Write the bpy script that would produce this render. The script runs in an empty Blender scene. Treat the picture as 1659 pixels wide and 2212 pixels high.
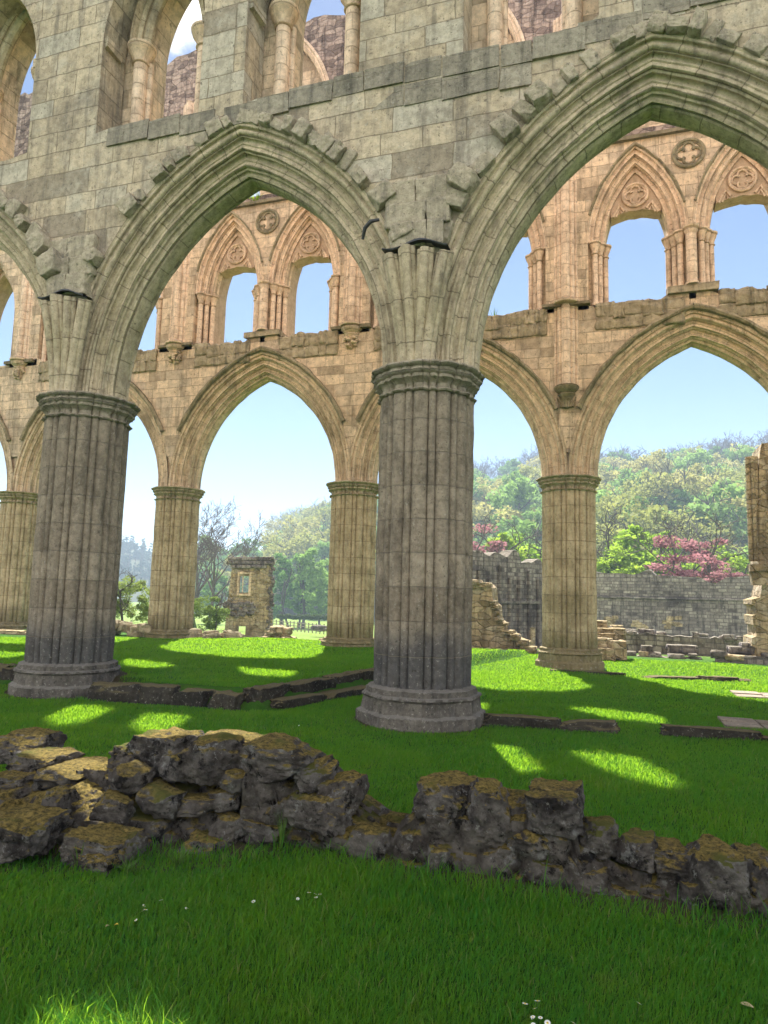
import bpy, math, random
import numpy as np
from mathutils import Vector, Matrix, noise, geometry
PI = math.pi
rng = random.Random(7)
nrg = np.random.default_rng(11)
SC = bpy.context.scene
COL = SC.collection

# ------------------------------------------------------------------ camera (solved from the photograph)
CW, CH, CF = 1659.0, 2212.0, 1498.68
PITCH, ROLL, YAW, CAMH = 0.1192, 0.0254, -0.3224, 1.7236
_F = Vector((math.sin(YAW)*math.cos(PITCH), math.cos(YAW)*math.cos(PITCH), math.sin(PITCH)))
_R0 = Vector((math.cos(YAW), -math.sin(YAW), 0)); _U0 = _R0.cross(_F)
_R = math.cos(ROLL)*_R0 + math.sin(ROLL)*_U0
_U = math.cos(ROLL)*_U0 - math.sin(ROLL)*_R0
CAM = Vector((0, 0, CAMH))
def ray(x, y): return _F + _R*((x-CW/2)/CF) + _U*((CH/2-y)/CF)
def at_y(x, y, Y): d = ray(x, y); return CAM + d*(Y/d.y)
def at_z(x, y, z=0.0): d = ray(x, y); return CAM + d*((z-CAMH)/d.z)
def at_d(x, y, D): d = ray(x, y); return CAM + d*(D/math.hypot(d.x, d.y))

# ------------------------------------------------------------------ object helpers
def worldpos(o):
    v = Vector((0, 0, 0))
    while o is not None: v += o.location; o = o.parent
    return v
def tag(o, label=None, cat=None, group=None, kind=None):
    if label: o['label'] = label
    if cat: o['category'] = cat
    if group: o['group'] = group
    if kind: o['kind'] = kind
    return o
def thing(name, loc, label=None, cat=None, group=None):
    o = bpy.data.objects.new(name, None); o.empty_display_size = .2
    o.location = loc; COL.objects.link(o)
    return tag(o, label, cat, group)
def copy_tree(o, parent=None):
    c = o.copy(); COL.objects.link(c); c.parent = parent
    for ch in list(o.children): copy_tree(ch, c)
    return c
class MB:
    def __init__(s): s.v = []; s.f = []; s.uv = []
    def add(s, vs, fs, uvs=None):
        b = len(s.v); s.v.extend([tuple(p) for p in vs])
        for k, f in enumerate(fs):
            s.f.append(tuple(b+i for i in f))
            s.uv.append([uvs[i] for i in f] if uvs else [(0, 0)]*len(f))
    def grid(s, P, UV=None, wrap=False, flip=False):
        n, m = len(P), len(P[0])
        vs = [p for r in P for p in r]
        us = [u for r in UV for u in r] if UV else None
        fs = []
        for i in range(n-1):
            for j in range(m-1 if not wrap else m):
                k = (j+1) % m
                q = (i*m+j, i*m+k, (i+1)*m+k, (i+1)*m+j)
                fs.append(q[::-1] if flip else q)
        b = len(s.v); s.v.extend([tuple(p) for p in vs])
        for q in fs:
            s.f.append(tuple(b+i for i in q))
            if us:
                uu = [us[i] for i in q]
                mx = max(u[0] for u in uu); mn = min(u[0] for u in uu)
                s.uv.append(uu)
            else: s.uv.append([(0, 0)]*4)
    def box(s, c, h, rz=0, j=0, tilt=None):
        vs = []
        for dz in (-1, 1):
            for dx, dy in ((-1, -1), (1, -1), (1, 1), (-1, 1)):
                p = Vector((dx*h[0], dy*h[1], dz*h[2]))
                if j: p += Vector((rng.uniform(-j, j), rng.uniform(-j, j), rng.uniform(-j, j)))
                if tilt: p.rotate(tilt)
                if rz: p.rotate(Matrix.Rotation(rz, 3, 'Z'))
                vs.append(p+Vector(c))
        s.add(vs, [(3, 2, 1, 0), (4, 5, 6, 7), (0, 1, 5, 4), (1, 2, 6, 5), (2, 3, 7, 6), (3, 0, 4, 7)])
    def tube(s, pts, rad, n=8, cap=True):
        pts = [Vector(p) for p in pts]; rows = []
        if not hasattr(rad, '__len__'): rad = [rad]*len(pts)
        up = Vector((.13, .21, 1)).normalized(); L = 0; uvr = []
        for i, p in enumerate(pts):
            t = (pts[min(i+1, len(pts)-1)]-pts[max(i-1, 0)]).normalized()
            a = t.cross(up)
            if a.length < .05: a = t.cross(Vector((1, 0, 0)))
            a.normalize(); b = t.cross(a)
            if i: L += (p-pts[i-1]).length
            rows.append([p+(a*math.cos(2*PI*k/n)+b*math.sin(2*PI*k/n))*rad[i] for k in range(n)])
            uvr.append([(L, k/n*rad[i]*6.3) for k in range(n)])
        s.grid(rows, uvr, wrap=True, flip=True)
        if cap:
            s.add(rows[-1], [tuple(range(n))]); s.add(rows[0], [tuple(reversed(range(n)))])
    def lathe(s, c, prof, n=24, ell=1.0):
        rows = []; uvr = []
        for r, z in prof:
            rows.append([(c[0]+r*math.cos(2*PI*k/n), c[1]+ell*r*math.sin(2*PI*k/n), c[2]+z) for k in range(n)])
            uvr.append([(2*PI*k/n*.3, z) for k in range(n)])
        s.grid(rows, uvr, wrap=True)
        s.add(rows[-1], [tuple(range(n))]); s.add(rows[0], [tuple(reversed(range(n)))])
    def build(s, name, mat, parent=None, smooth=35, label=None):
        me = bpy.data.meshes.new(name)
        off = worldpos(parent) if parent else Vector((0, 0, 0))
        V = np.array(s.v, dtype=np.float64).reshape(-1, 3) - np.array(off)
        me.from_pydata(V.tolist(), [], s.f)
        uvl = me.uv_layers.new(name='UVMap')
        flat = np.array([c for f in s.uv for u in f for c in u], dtype=np.float32)
        if len(flat) == len(me.loops)*2: uvl.data.foreach_set('uv', flat)
        if smooth is not None:
            me.polygons.foreach_set('use_smooth', [True]*len(me.polygons))
            me.set_sharp_from_angle(angle=math.radians(smooth))
        me.materials.append(mat)
        me.validate(); me.update()
        o = bpy.data.objects.new(name, me); COL.objects.link(o); o.parent = parent
        if label: o['label'] = label
        return o
def np_mesh(name, V, F, mat, parent=None, smooth=False, uv=None):
    """V (n,3), F (m,k) with k 3 or 4; -1 in the last column marks a triangle"""
    me = bpy.data.meshes.new(name)
    V = np.asarray(V, np.float32)
    if isinstance(F, list): parts = F
    else: parts = [F]
    me.vertices.add(len(V)); me.vertices.foreach_set('co', V.ravel())
    loops = np.concatenate([p.ravel() for p in parts]).astype(np.int32)
    tot = np.concatenate([np.full(len(p), p.shape[1]) for p in parts]).astype(np.int32)
    st = np.concatenate([[0], np.cumsum(tot)[:-1]]).astype(np.int32)
    me.loops.add(len(loops)); me.loops.foreach_set('vertex_index', loops)
    me.polygons.add(len(tot)); me.polygons.foreach_set('loop_start', st); me.polygons.foreach_set('loop_total', tot)
    if smooth: me.polygons.foreach_set('use_smooth', [True]*len(tot))
    if uv is not None:
        u = me.uv_layers.new(name='UVMap'); u.data.foreach_set('uv', np.asarray(uv, np.float32)[loops].ravel())
    me.materials.append(mat); me.update(calc_edges=True); me.validate()
    o = bpy.data.objects.new(name, me); COL.objects.link(o); o.parent = parent
    return o

# ------------------------------------------------------------------ materials
class NT:
    def __init__(s, name):
        s.m = bpy.data.materials.new(name); s.m.use_nodes = True
        s.t = s.m.node_tree; s.t.nodes.clear()
        s.out = s.t.nodes.new('ShaderNodeOutputMaterial')
    def n(s, typ, **kw):
        nd = s.t.nodes.new('ShaderNode'+typ)
        for k, v in kw.items():
            if k.startswith('_'): setattr(nd, k[1:], v)
            else: s.set(nd.inputs[k.replace('__', ' ')], v)
        return nd
    def set(s, inp, v):
        if isinstance(v, bpy.types.NodeSocket): s.t.links.new(v, inp)
        elif isinstance(v, bpy.types.Node): s.t.links.new(v.outputs[0], inp)
        else:
            if inp.type == 'RGBA' and len(v) == 3: v = (*v, 1)
            inp.default_value = v
    def math(s, op, a, b=None, c=None, clamp=False):
        nd = s.t.nodes.new('ShaderNodeMath'); nd.operation = op; nd.use_clamp = clamp
        for i, v in enumerate((a, b, c)):
            if v is not None: s.set(nd.inputs[i], v)
        return nd.outputs[0]
    def mix(s, f, a, b, mode='MIX'):
        nd = s.t.nodes.new('ShaderNodeMix'); nd.data_type = 'RGBA'; nd.blend_type = mode
        s.set(nd.inputs[0], f); s.set(nd.inputs[6], a); s.set(nd.inputs[7], b)
        return nd.outputs[2]
    def rng(s, v, a, b, c=0., d=1.):
        nd = s.t.nodes.new('ShaderNodeMapRange'); nd.interpolation_type = 'SMOOTHSTEP'
        for i, x in enumerate((v, a, b, c, d)): s.set(nd.inputs[i], x)
        return nd.outputs[0]
    def noise(s, vec, scale, detail=4, rough=.55, dist=0.):
        return s.n('TexNoise', Vector=vec, Scale=scale, Detail=detail, Roughness=rough, Distortion=dist).outputs[0]
    def scale(s, vec, v):
        nd = s.t.nodes.new('ShaderNodeVectorMath'); nd.operation = 'MULTIPLY'
        s.set(nd.inputs[0], vec); s.set(nd.inputs[1], v); return nd.outputs[0]
    def finish(s, col, rough=.9, bump=None, bstr=.5, bdist=.02, spec=.2, trans=None):
        b = s.n('BsdfPrincipled', Base__Color=col, Roughness=rough)
        b.inputs['Specular IOR Level'].default_value = spec
        if bump is not None:
            bn = s.n('Bump', Height=bump, Strength=bstr, Distance=bdist); s.t.links.new(bn.outputs[0], b.inputs['Normal'])
        sh = b.outputs[0]
        if trans is not None:
            tr = s.n('BsdfTranslucent', Color=trans[0]); mx = s.n('MixShader', Fac=trans[1])
            s.t.links.new(sh, mx.inputs[1]); s.t.links.new(tr.outputs[0], mx.inputs[2]); sh = mx.outputs[0]
        s.t.links.new(sh, s.out.inputs[0]); return s.m
    def geo_up(s): 
        return s.n('SeparateXYZ', Vector=s.n('NewGeometry').outputs['Normal']).outputs[2]

def stone_mat(name, c1, c2, dark, mode='wall', bw=.8, rh=.37, joint=(.1, .085, .065), moss=(.07, .065, .03), stain=.5,
              mossy=.6, green=None, low=None, jd=1.0, fine=1.0, tint=None, joints=.55, mortar=.009, ns=1.0):
    k = NT(name); tc = k.n('TexCoord'); ob = tc.outputs['Object']
    geo = k.n('NewGeometry'); pos = geo.outputs['Position']
    sx = k.n('SeparateXYZ', Vector=pos)
    if mode == 'wall':
        zz = k.math('ADD', sx.outputs[2], k.math('MULTIPLY', k.noise(k.n('CombineXYZ', Z=k.math('MULTIPLY', sx.outputs[2], .8)), 1.0, 1), .55))
        wob = k.math('MULTIPLY', k.math('SUBTRACT', k.noise(pos, 2.2, 2), .5), .06)
        vec = k.n('CombineXYZ', X=k.math('ADD', k.math('ADD', sx.outputs[0], sx.outputs[1]), wob), Y=k.math('ADD', zz, wob)).outputs[0]
    else:
        uv = k.n('SeparateXYZ', Vector=tc.outputs['UV'])
        wob = k.math('MULTIPLY', k.math('SUBTRACT', k.noise(pos, 3., 2), .5), .04)
        vec = k.n('CombineXYZ', X=k.math('ADD', uv.outputs[0], wob), Y=k.math('ADD', uv.outputs[1], k.math('MULTIPLY', wob, .5 if mode == 'pier' else .02))).outputs[0]
    if mode == 'rubble':
        vv = k.n('CombineXYZ', X=k.math('MULTIPLY', k.math('ADD', k.math('ADD', sx.outputs[0], k.math('MULTIPLY', sx.outputs[1], .9)), k.math('MULTIPLY', k.math('SUBTRACT', k.noise(pos, 1.1, 3), .5), .5)), 1/bw), Y=k.math('MULTIPLY', k.math('ADD', sx.outputs[2], k.math('MULTIPLY', k.math('SUBTRACT', k.noise(pos, 1.7, 3), .5), .25)), 1/rh)).outputs[0]
        v1 = k.n('TexVoronoi', Vector=vv, Scale=1., Randomness=.8); v1.voronoi_dimensions = '2D'
        v2 = k.n('TexVoronoi', Vector=vv, Scale=1., Randomness=.8); v2.voronoi_dimensions = '2D'; v2.feature = 'DISTANCE_TO_EDGE'
        blk = k.n('SeparateColor', Color=v1.outputs['Color']).outputs[0]; mort = k.rng(v2.outputs[0], mortar*4, mortar*.5)
    br = k.n('TexBrick', Vector=vec, Color1=(0, 0, 0), Color2=(1, 1, 1), Mortar=(.5, .5, .5), Scale=1., Mortar__Size=mortar, Mortar__Smooth=.35, Bias=0., Brick__Width=bw, Row__Height=rh)
    br.offset = .5 if mode != 'pier' else 0.; br.offset_frequency = 2; br.squash = .7 if mode == 'wall' else 1.; br.squash_frequency = 3
    if mode != 'rubble': blk = k.n('SeparateColor', Color=br.outputs[0]).outputs[0]; mort = br.outputs[1]
    n1 = k.noise(pos, .55, 5, .6, .4); n2 = k.noise(pos, 3.5*ns, 6, .68); n3 = k.noise(pos, 22*ns, 5, .72)
    streak = k.noise(k.scale(pos, (3., 3., .28 if mode != 'pier' else 1.6)), 1.6 if mode != 'pier' else .9, 5, .7)
    base = k.mix(k.math('ADD', k.math('MULTIPLY', blk, .6), k.math('MULTIPLY', n2, .45), clamp=True), c1, c2)
    if tint:
        base = k.mix(k.math('MULTIPLY', k.rng(blk, .74, .80), .75), base, tint)
        base = k.mix(k.math('MULTIPLY', k.rng(blk, .16, .10), .55), base, dark)
        base = k.mix(k.math('MULTIPLY', k.rng(k.noise(pos, 1.3, 5, .65), .52, .70), .6), base, tint)
    base = k.mix(k.math('MULTIPLY', k.rng(streak, .46, .72), stain), base, dark)
    base = k.mix(k.math('MULTIPLY', k.rng(n1, .5, .72), stain*.9), base, dark)
    if green:
        base = k.mix(k.math('MULTIPLY', k.rng(k.noise(pos, .8, 4, .6), .45, .68), green[1]), base, green[0])
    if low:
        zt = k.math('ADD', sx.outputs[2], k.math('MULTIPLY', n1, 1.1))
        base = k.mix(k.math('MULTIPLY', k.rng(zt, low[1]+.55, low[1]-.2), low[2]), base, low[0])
    n4 = k.noise(pos, 9*ns, 6, .75)
    base = k.mix(1., base, k.mix(k.rng(n4, .34, .66), (.80, .79, .775), (1.22, 1.21, 1.19)), 'MULTIPLY')
    base = k.mix(k.rng(n3, .57, .70, 0, .5), base, (.46, .44, .39))         # pale lichen specks
    base = k.mix(k.rng(n3, .44, .30, 0, .75), base, tuple(c*.45 for c in dark))
    base = k.mix(k.rng(k.noise(pos, 5.*ns, 5, .8), .60, .68, 0, .55), base, dark)
    base = k.mix(k.math('MULTIPLY', k.rng(mort, .1, .9), joints), base, joint)
    if mossy:
        up = k.geo_up()
        base = k.mix(k.math('MULTIPLY', k.rng(k.math('ADD', up, k.math('MULTIPLY', n2, .5)), .72, 1.0), mossy), base, moss)
    h = k.math('SUBTRACT', k.math('ADD', k.math('MULTIPLY', n2, .5*fine), k.math('MULTIPLY', n3, .28*fine)), k.math('MULTIPLY', mort, .55*jd))
    return k.finish(base, .93, h, .9, .05, spec=.12)

# near arcade: buff limestone, greenish on the arches, dark weathered piers
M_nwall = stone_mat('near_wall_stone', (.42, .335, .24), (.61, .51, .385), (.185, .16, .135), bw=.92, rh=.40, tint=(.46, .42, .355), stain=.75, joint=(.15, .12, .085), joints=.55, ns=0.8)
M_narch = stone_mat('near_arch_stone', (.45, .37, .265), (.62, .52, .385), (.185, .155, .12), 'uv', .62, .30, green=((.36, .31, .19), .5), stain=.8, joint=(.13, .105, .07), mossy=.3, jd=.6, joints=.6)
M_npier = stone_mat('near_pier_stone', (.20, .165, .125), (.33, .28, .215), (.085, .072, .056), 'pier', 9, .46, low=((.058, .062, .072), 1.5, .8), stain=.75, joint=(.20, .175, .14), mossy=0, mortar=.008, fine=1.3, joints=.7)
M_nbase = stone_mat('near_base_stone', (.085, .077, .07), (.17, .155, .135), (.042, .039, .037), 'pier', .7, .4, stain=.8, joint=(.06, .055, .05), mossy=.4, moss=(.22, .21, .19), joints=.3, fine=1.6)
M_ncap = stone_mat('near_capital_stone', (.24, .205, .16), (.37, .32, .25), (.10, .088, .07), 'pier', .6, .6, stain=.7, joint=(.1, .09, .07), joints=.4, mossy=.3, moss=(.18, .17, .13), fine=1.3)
M_rough = stone_mat('broken_stone', (.31, .265, .20), (.52, .45, .345), (.12, .11, .095), 'uv', 3, 3, stain=.6, joints=0, fine=1.5, mossy=.3)
M_ledge = stone_mat('dark_ledge_stone', (.20, .18, .15), (.40, .35, .28), (.10, .092, .08), bw=.75, rh=.36, stain=.8, joint=(.33, .28, .21), fine=1.5, joints=.3)
# far arcade: pinkish warm stone
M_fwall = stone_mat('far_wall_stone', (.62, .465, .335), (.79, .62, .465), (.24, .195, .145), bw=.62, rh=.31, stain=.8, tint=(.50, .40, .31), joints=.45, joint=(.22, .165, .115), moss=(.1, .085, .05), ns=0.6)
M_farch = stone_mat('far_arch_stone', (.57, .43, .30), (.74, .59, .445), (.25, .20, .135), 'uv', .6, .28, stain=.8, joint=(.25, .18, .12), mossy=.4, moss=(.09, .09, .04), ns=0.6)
M_ftri = stone_mat('triforium_stone', (.70, .52, .395), (.84, .66, .52), (.34, .25, .185), 'uv', .5, .3, stain=.65, joint=(.32, .225, .155), mossy=.4, ns=0.6)
M_fpier = stone_mat('far_pier_stone', (.40, .315, .205), (.52, .42, .285), (.21, .17, .10), 'pier', 9, .46, low=((.13, .115, .06), 1.2, .8), stain=.8, joint=(.19, .15, .10), mossy=0, fine=1.3, ns=0.6)
M_fcap = stone_mat('far_capital_stone', (.36, .29, .20), (.47, .385, .27), (.17, .145, .09), 'pier', .6, .6, stain=.7, joints=.4, mossy=.5, ns=0.6)
M_hood = stone_mat('mossy_hood_stone', (.22, .19, .125), (.37, .30, .205), (.085, .08, .045), 'uv', .6, .3, stain=.8, joints=.3, mossy=.8, moss=(.05, .055, .022), ns=0.6)
M_stain = stone_mat('stained_upper_stone', (.32, .245, .22), (.56, .44, .385), (.055, .042, .044), 'rubble', .26, .15, stain=1., tint=(.16, .12, .115), joint=(.15, .115, .105), joints=.3, mortar=.03, fine=1.8, ns=.6)
M_drub = stone_mat('far_ledge_rubble', (.31, .255, .175), (.46, .38, .27), (.115, .10, .07), bw=.5, rh=.3, stain=.8, joints=0, fine=1.8, mossy=.7, ns=0.5)
M_grey = stone_mat('grey_ruin_stone', (.145, .125, .13), (.29, .26, .26), (.055, .047, .054), 'wall', .36, .19, stain=1., joint=(.05, .042, .045), joints=.4, mortar=.022, jd=1.4, tint=(.34, .31, .30), fine=1.8, mossy=.4, moss=(.14, .13, .06), ns=.4)
M_buff = stone_mat('buff_ruin_stone', (.34, .265, .17), (.52, .42, .29), (.13, .10, .06), 'rubble', .36, .18, stain=.9, joint=(.13, .10, .065), joints=.22, mortar=.03, jd=1.4, tint=(.40, .345, .27), fine=1.8, mossy=.5, moss=(.3, .24, .12), ns=.5)
M_kerb = stone_mat('kerb_stone_dark', (.022, .02, .017), (.06, .053, .042), (.012, .011, .01), bw=.9, rh=.5, stain=.7, joints=0, mossy=.8, moss=(.12, .10, .05), fine=1.6)
M_slab = stone_mat('paving_slab', (.17, .14, .11), (.27, .225, .18), (.10, .085, .07), bw=.6, rh=3, stain=.4, mossy=0)

def rubble_mat():
    k = NT('mossy_rubble'); ge = k.n('NewGeometry'); pos = ge.outputs['Position']; oi = k.n('ObjectInfo').outputs['Random']
    n1 = k.noise(pos, 5, 6, .7); n2 = k.noise(pos, 30, 6, .78); n3 = k.noise(pos, 1.6, 3)
    c = k.mix(k.rng(n1, .33, .66), (.032, .028, .027), (.20, .185, .17))
    c = k.mix(k.math('MULTIPLY', oi, .3), c, (.13, .105, .085))
    c = k.mix(k.rng(k.noise(pos, 7, 6, .75), .56, .64, 0, .8), c, (.26, .26, .25))
    c = k.mix(k.rng(k.noise(pos, 16, 5, .75), .60, .66, 0, .7), c, (.30, .30, .28))
    c = k.mix(k.rng(k.noise(pos, 9, 5, .7), .47, .36, 0, .92), c, (.010, .009, .009))
    up = k.math('ADD', k.geo_up(), k.math('ADD', k.math('MULTIPLY', n1, 1.1), k.math('MULTIPLY', n3, .5)))
    mo = k.mix(k.rng(n2, .35, .65), (.055, .047, .015), (.32, .235, .065))
    mo = k.mix(k.rng(k.noise(pos, 2.5, 3), .52, .66), mo, (.10, .105, .02))
    c = k.mix(k.rng(up, 1.42, 1.72, 0, .95), c, mo)
    h = k.math('ADD', k.math('MULTIPLY', n1, 1.), k.math('MULTIPLY', n2, .8))
    return k.finish(c, .95, h, 1., .07, spec=.1)
M_rubble = rubble_mat()
def simple_mat(name, c1, c2, scale=6, rough=.8, spec=.2, trans=None, objrand=0.):
    k = NT(name); tc = k.n('TexCoord').outputs['Object']
    f = k.noise(tc, scale, 4, .6)
    if objrand: f = k.math('ADD', k.math('MULTIPLY', f, 1-objrand), k.math('MULTIPLY', k.n('ObjectInfo').outputs['Random'], objrand))
    c = k.mix(k.rng(f, .25, .75), c1, c2)
    return k.finish(c, rough, k.noise(tc, scale*5, 3), .3, .01, spec, (c, trans) if trans else None)
M_lead = simple_mat('lead_flashing', (.03, .03, .034), (.07, .07, .075), 8, .55, .4)
M_bark = simple_mat('bark', (.055, .048, .04), (.12, .105, .085), 9, .95, .1)
M_twig = simple_mat('twigs', (.085, .065, .06), (.14, .11, .10), 2, .95, .1)
M_fence = simple_mat('fence_wood', (.17, .15, .12), (.26, .23, .19), 5)
def leaf_mat(name, c1, c2, trans=.45, objrand=.55, sc=.7):
    return simple_mat(name, c1, c2, sc, .75, .15, trans, objrand)
M_leaf_mid = leaf_mat('leaves_spring_green', (.12, .23, .05), (.23, .36, .09))
M_leaf_pale = leaf_mat('leaves_olive', (.25, .275, .07), (.37, .35, .12))
M_leaf_lime = leaf_mat('leaves_lime', (.20, .34, .03), (.30, .42, .05), .6, .35)
M_leaf_copper = leaf_mat('leaves_copper', (.25, .10, .12), (.44, .235, .245), .5, .3)
M_leaf_dark = leaf_mat('leaves_conifer', (.025, .06, .03), (.05, .10, .045), .2)
M_leaf_haw = leaf_mat('leaves_hawthorn', (.13, .20, .04), (.25, .31, .09), .5, .3, 3)
M_hedge = leaf_mat('hedge_leaves', (.05, .085, .02), (.09, .13, .03), .3, .3, 2)

def ground_mat():
    k = NT('lawn'); ge = k.n('NewGeometry'); pos = ge.outputs['Position']
    n1 = k.noise(pos, .35, 4); n2 = k.noise(pos, 9, 5, .7); n3 = k.noise(k.scale(pos, (1, .45, 1)), 55, 4, .7)
    c = k.mix(k.rng(n1, .35, .65), (.03, .12, .012), (.05, .165, .018))
    c = k.mix(k.rng(n2, .4, .75, 0, .5), c, (.12, .165, .03))
    c = k.mix(k.rng(n3, .3, .7, 0, .45), c, (.035, .07, .008))
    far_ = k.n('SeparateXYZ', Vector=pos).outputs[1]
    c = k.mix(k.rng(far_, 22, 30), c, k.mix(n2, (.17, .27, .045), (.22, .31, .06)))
    bare = k.n('Attribute', _attribute_name='bare').outputs[2]
    c = k.mix(k.math('MULTIPLY', bare, k.rng(n2, .2, .6, .6, 1)), c, (.085, .062, .042))
    return k.finish(c, .9, k.math('ADD', n2, n3), .8, .05, .1, (k.mix(.5, c, (.13, .2, .02)), .25))
def grass_mat():
    k = NT('grass_blades'); ge = k.n('NewGeometry'); pos = ge.outputs['Position']
    uv = k.n('SeparateXYZ', Vector=k.n('TexCoord').outputs['UV'])
    c = k.mix(uv.outputs[0], (.013, .115, .02), (.044, .22, .03))
    c = k.mix(k.rng(k.noise(pos, .9, 3), .42, .66, 0, .6), c, (.085, .225, .022))
    c = k.mix(k.rng(k.noise(pos, 4.5, 4, .7), .56, .70, 0, .55), c, (.15, .23, .045))
    c = k.mix(k.rng(uv.outputs[0], .93, .98, 0, .8), c, (.26, .22, .10))
    return k.finish(c, .7, None, spec=.1, trans=(k.mix(.6, c, (.37, .60, .02)), .58))
M_ground = ground_mat(); M_grass = grass_mat()
M_hill = simple_mat('hill_floor', (.035, .045, .02), (.06, .065, .03), .05, .95, .1)

# ------------------------------------------------------------------ terrain
def smooth(a, b, x):
    t = min(1, max(0, (x-a)/(b-a))); return t*t*(3-2*t)
def ground_z(x, y):
    z = .035*noise.noise(Vector((x*.35, y*.35, 0)))+.012*noise.noise(Vector((x*1.7, y*1.7, 5))) if abs(x) < 60 and y < 60 else 0
    xb = -5.0+.19*(y-9.4)
    plat = smooth(.12, -.12, x-xb)*smooth(9.25, 9.5, y)
    if x < -7.2: plat = smooth(9.55, 9.8, y)
    z += .27*plat*(1-smooth(19.6, 24, y))
    if x < -3:
        z -= smooth(20.5, 40, y)*1.5+smooth(40, 110, y)*2.6
    else:
        z -= smooth(24, 40, y)*1.4+smooth(40, 110, y)*2.6
    return z
def lattice(dense, coarse):
    xs = []
    a, b, st = dense
    xs = list(np.arange(a, b, st))
    v, s = b, st
    while v < coarse[1]: xs.append(v); s *= 1.22; v += s
    v, s = a, st
    while v > coarse[0]: s *= 1.22; v -= s; xs.append(v)
    return sorted(xs)
gx = lattice((-13, 5, .14), (-700, 600)); gy = lattice((1, 24, .14), (-60, 760))
GV = [(x, y, ground_z(x, y)) for y in gy for x in gx]
nx = len(gx)
idx = np.arange(len(GV)).reshape(len(gy), nx)
GF = np.stack([idx[:-1, :-1], idx[:-1, 1:], idx[1:, 1:], idx[1:, :-1]], -1).reshape(-1, 4)
ground = np_mesh('ground', GV, GF, M_ground, smooth=True); tag(ground, kind='structure')

# rubble wall foot line (front) -- used for bare soil, grass exclusion and the wall itself
FOOT = [(-4.6, 3.5), (-3.55, 3.98), (-2.86, 4.28), (-2.09, 4.52), (-1.2, 4.42), (-.1, 4.4), (.62, 4.42), (1.6, 4.45), (2.6, 4.5)]
def foot_y(x):
    for (a, b), (c, d) in zip(FOOT, FOOT[1:]):
        if a <= x <= c: return b+(d-b)*(x-a)/(c-a)
    return FOOT[0][1] if x < FOOT[0][0] else FOOT[-1][1]
PA, PB, PZ, PR = -8.70, -2.59, -14.8, 3.52
YN, YF = 9.60, 18.89
FARX = [-25.8, -19.68, -13.3, -7.25, -1.14, 4.97]
def bare_at(x, y):
    b = 0
    d = y-foot_y(x)
    b = max(b, 1-smooth(.0, .2, abs(d+.02)-.02), 1 if 0 < d < .8 else 0)
    if x < -2.2: b = max(b, .9*(1-smooth(.1, .5, abs(d+.25))))
    for px in (PA, PB):
        b = max(b, 1-smooth(.95, 1.12, math.hypot(x-px, y-YN)))
    if x < -6.8: b = max(b, .8*(1-smooth(.1, .6, abs(y-20.3-.02*x+.4*noise.noise(Vector((x*.6, 0, 0)))))))
    return b
at = ground.data.attributes.new('bare', 'FLOAT', 'POINT')
at.data.foreach_set('value', [bare_at(x, y) if -16 < x < 5 and 2 < y < 24 else 0. for x, y, z in GV])

# ------------------------------------------------------------------ arch + pier geometry
def bumps(L, seq, n):
    """offset profile along a length L; seq = list of (width, kind) ; returns [(s, d)]"""
    tot = sum(w for w, k in seq); out = []; s = 0
    for w, kd in seq:
        w = w/tot*L
        m = max(3, int(n*w/L))
        for i in range(m):
            t = (i+.5)/m*2-1
            if kd == 'r': d = w*.5*math.sqrt(max(0, 1-t*t))
            elif kd == 'k': d = w*.62*(1-abs(t)**1.5)           # keeled roll
            elif kd == 'h': d = -w*.55*math.sqrt(max(0, 1-t*t))
            else: d = 0
            out.append((s+(t+1)/2*w, d))
        s += w
    return out
def ring_profile(nw, yf, ym, seq, n=60, soff=True, extra=None):
    """half profile from outer front corner (nw,yf) to soffit (0,ym), mirrored"""
    A = Vector((nw, yf)); B = Vector((0, ym)); d = (B-A); L = d.length; d /= L
    nn = Vector((d.y, -d.x))
    if nn.x > 0: nn = -nn
    P = [A.copy()]
    for s, o in bumps(L, seq, n): P.append(A+d*s+nn*o)
    P.append(B.copy())
    half = [(p.x, p.y) for p in P]
    return half
def sweep_arch(mb, m, zs, a, rise, y0, prof, na=30, t0=0., t1=1., sides=(1, -1), jit=0.):
    R = (a*a+rise*rise)/(2*a); c = R-a
    pl = [0]
    for p, q in zip(prof, prof[1:]): pl.append(pl[-1]+math.hypot(q[0]-p[0], q[1]-p[1]))
    for sd in sides:
        rows = []; uvr = []
        for i in range(na+1):
            t = t0+(t1-t0)*i/na
            row = []; ur = []
            for (n, y), l in zip(prof, pl):
                rho = R+n; th = t*math.acos(min(1, c/rho))
                x = -c+rho*math.cos(th); z = rho*math.sin(th)
                jx = jit*noise.noise(Vector((m+x*3*sd, z*3, n*9))) if jit else 0
                row.append((m+sd*(x+jx), y0+y, zs+z+jx)); ur.append((th*(R+.3)+(5.3 if sd < 0 else 0)+m*3, l))
            rows.append(row); uvr.append(ur)
        mb.grid(rows, uvr, flip=(sd > 0))
def arch_curve(m, zs, a, rise, n, k=18, sides=True):
    """points left springing -> apex -> right springing at offset n"""
    R = (a*a+rise*rise)/(2*a); c = R-a; rho = R+n; tm = math.acos(min(1, c/rho))
    r = [(m-c+rho*math.cos(tm*i/k), zs+rho*math.sin(tm*i/k)) for i in range(k+1)]   # right spring->apex
    l = [(2*m-x, z) for x, z in r]
    return l+r[::-1][1:]
def inside(pt, poly):
    x, y = pt; r = False; j = len(poly)-1
    for i in range(len(poly)):
        xi, yi = poly[i]; xj, yj = poly[j]
        if (yi > y) != (yj > y) and x < (xj-xi)*(y-yi)/(yj-yi)+xi: r = not r
        j = i
    return r
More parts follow.
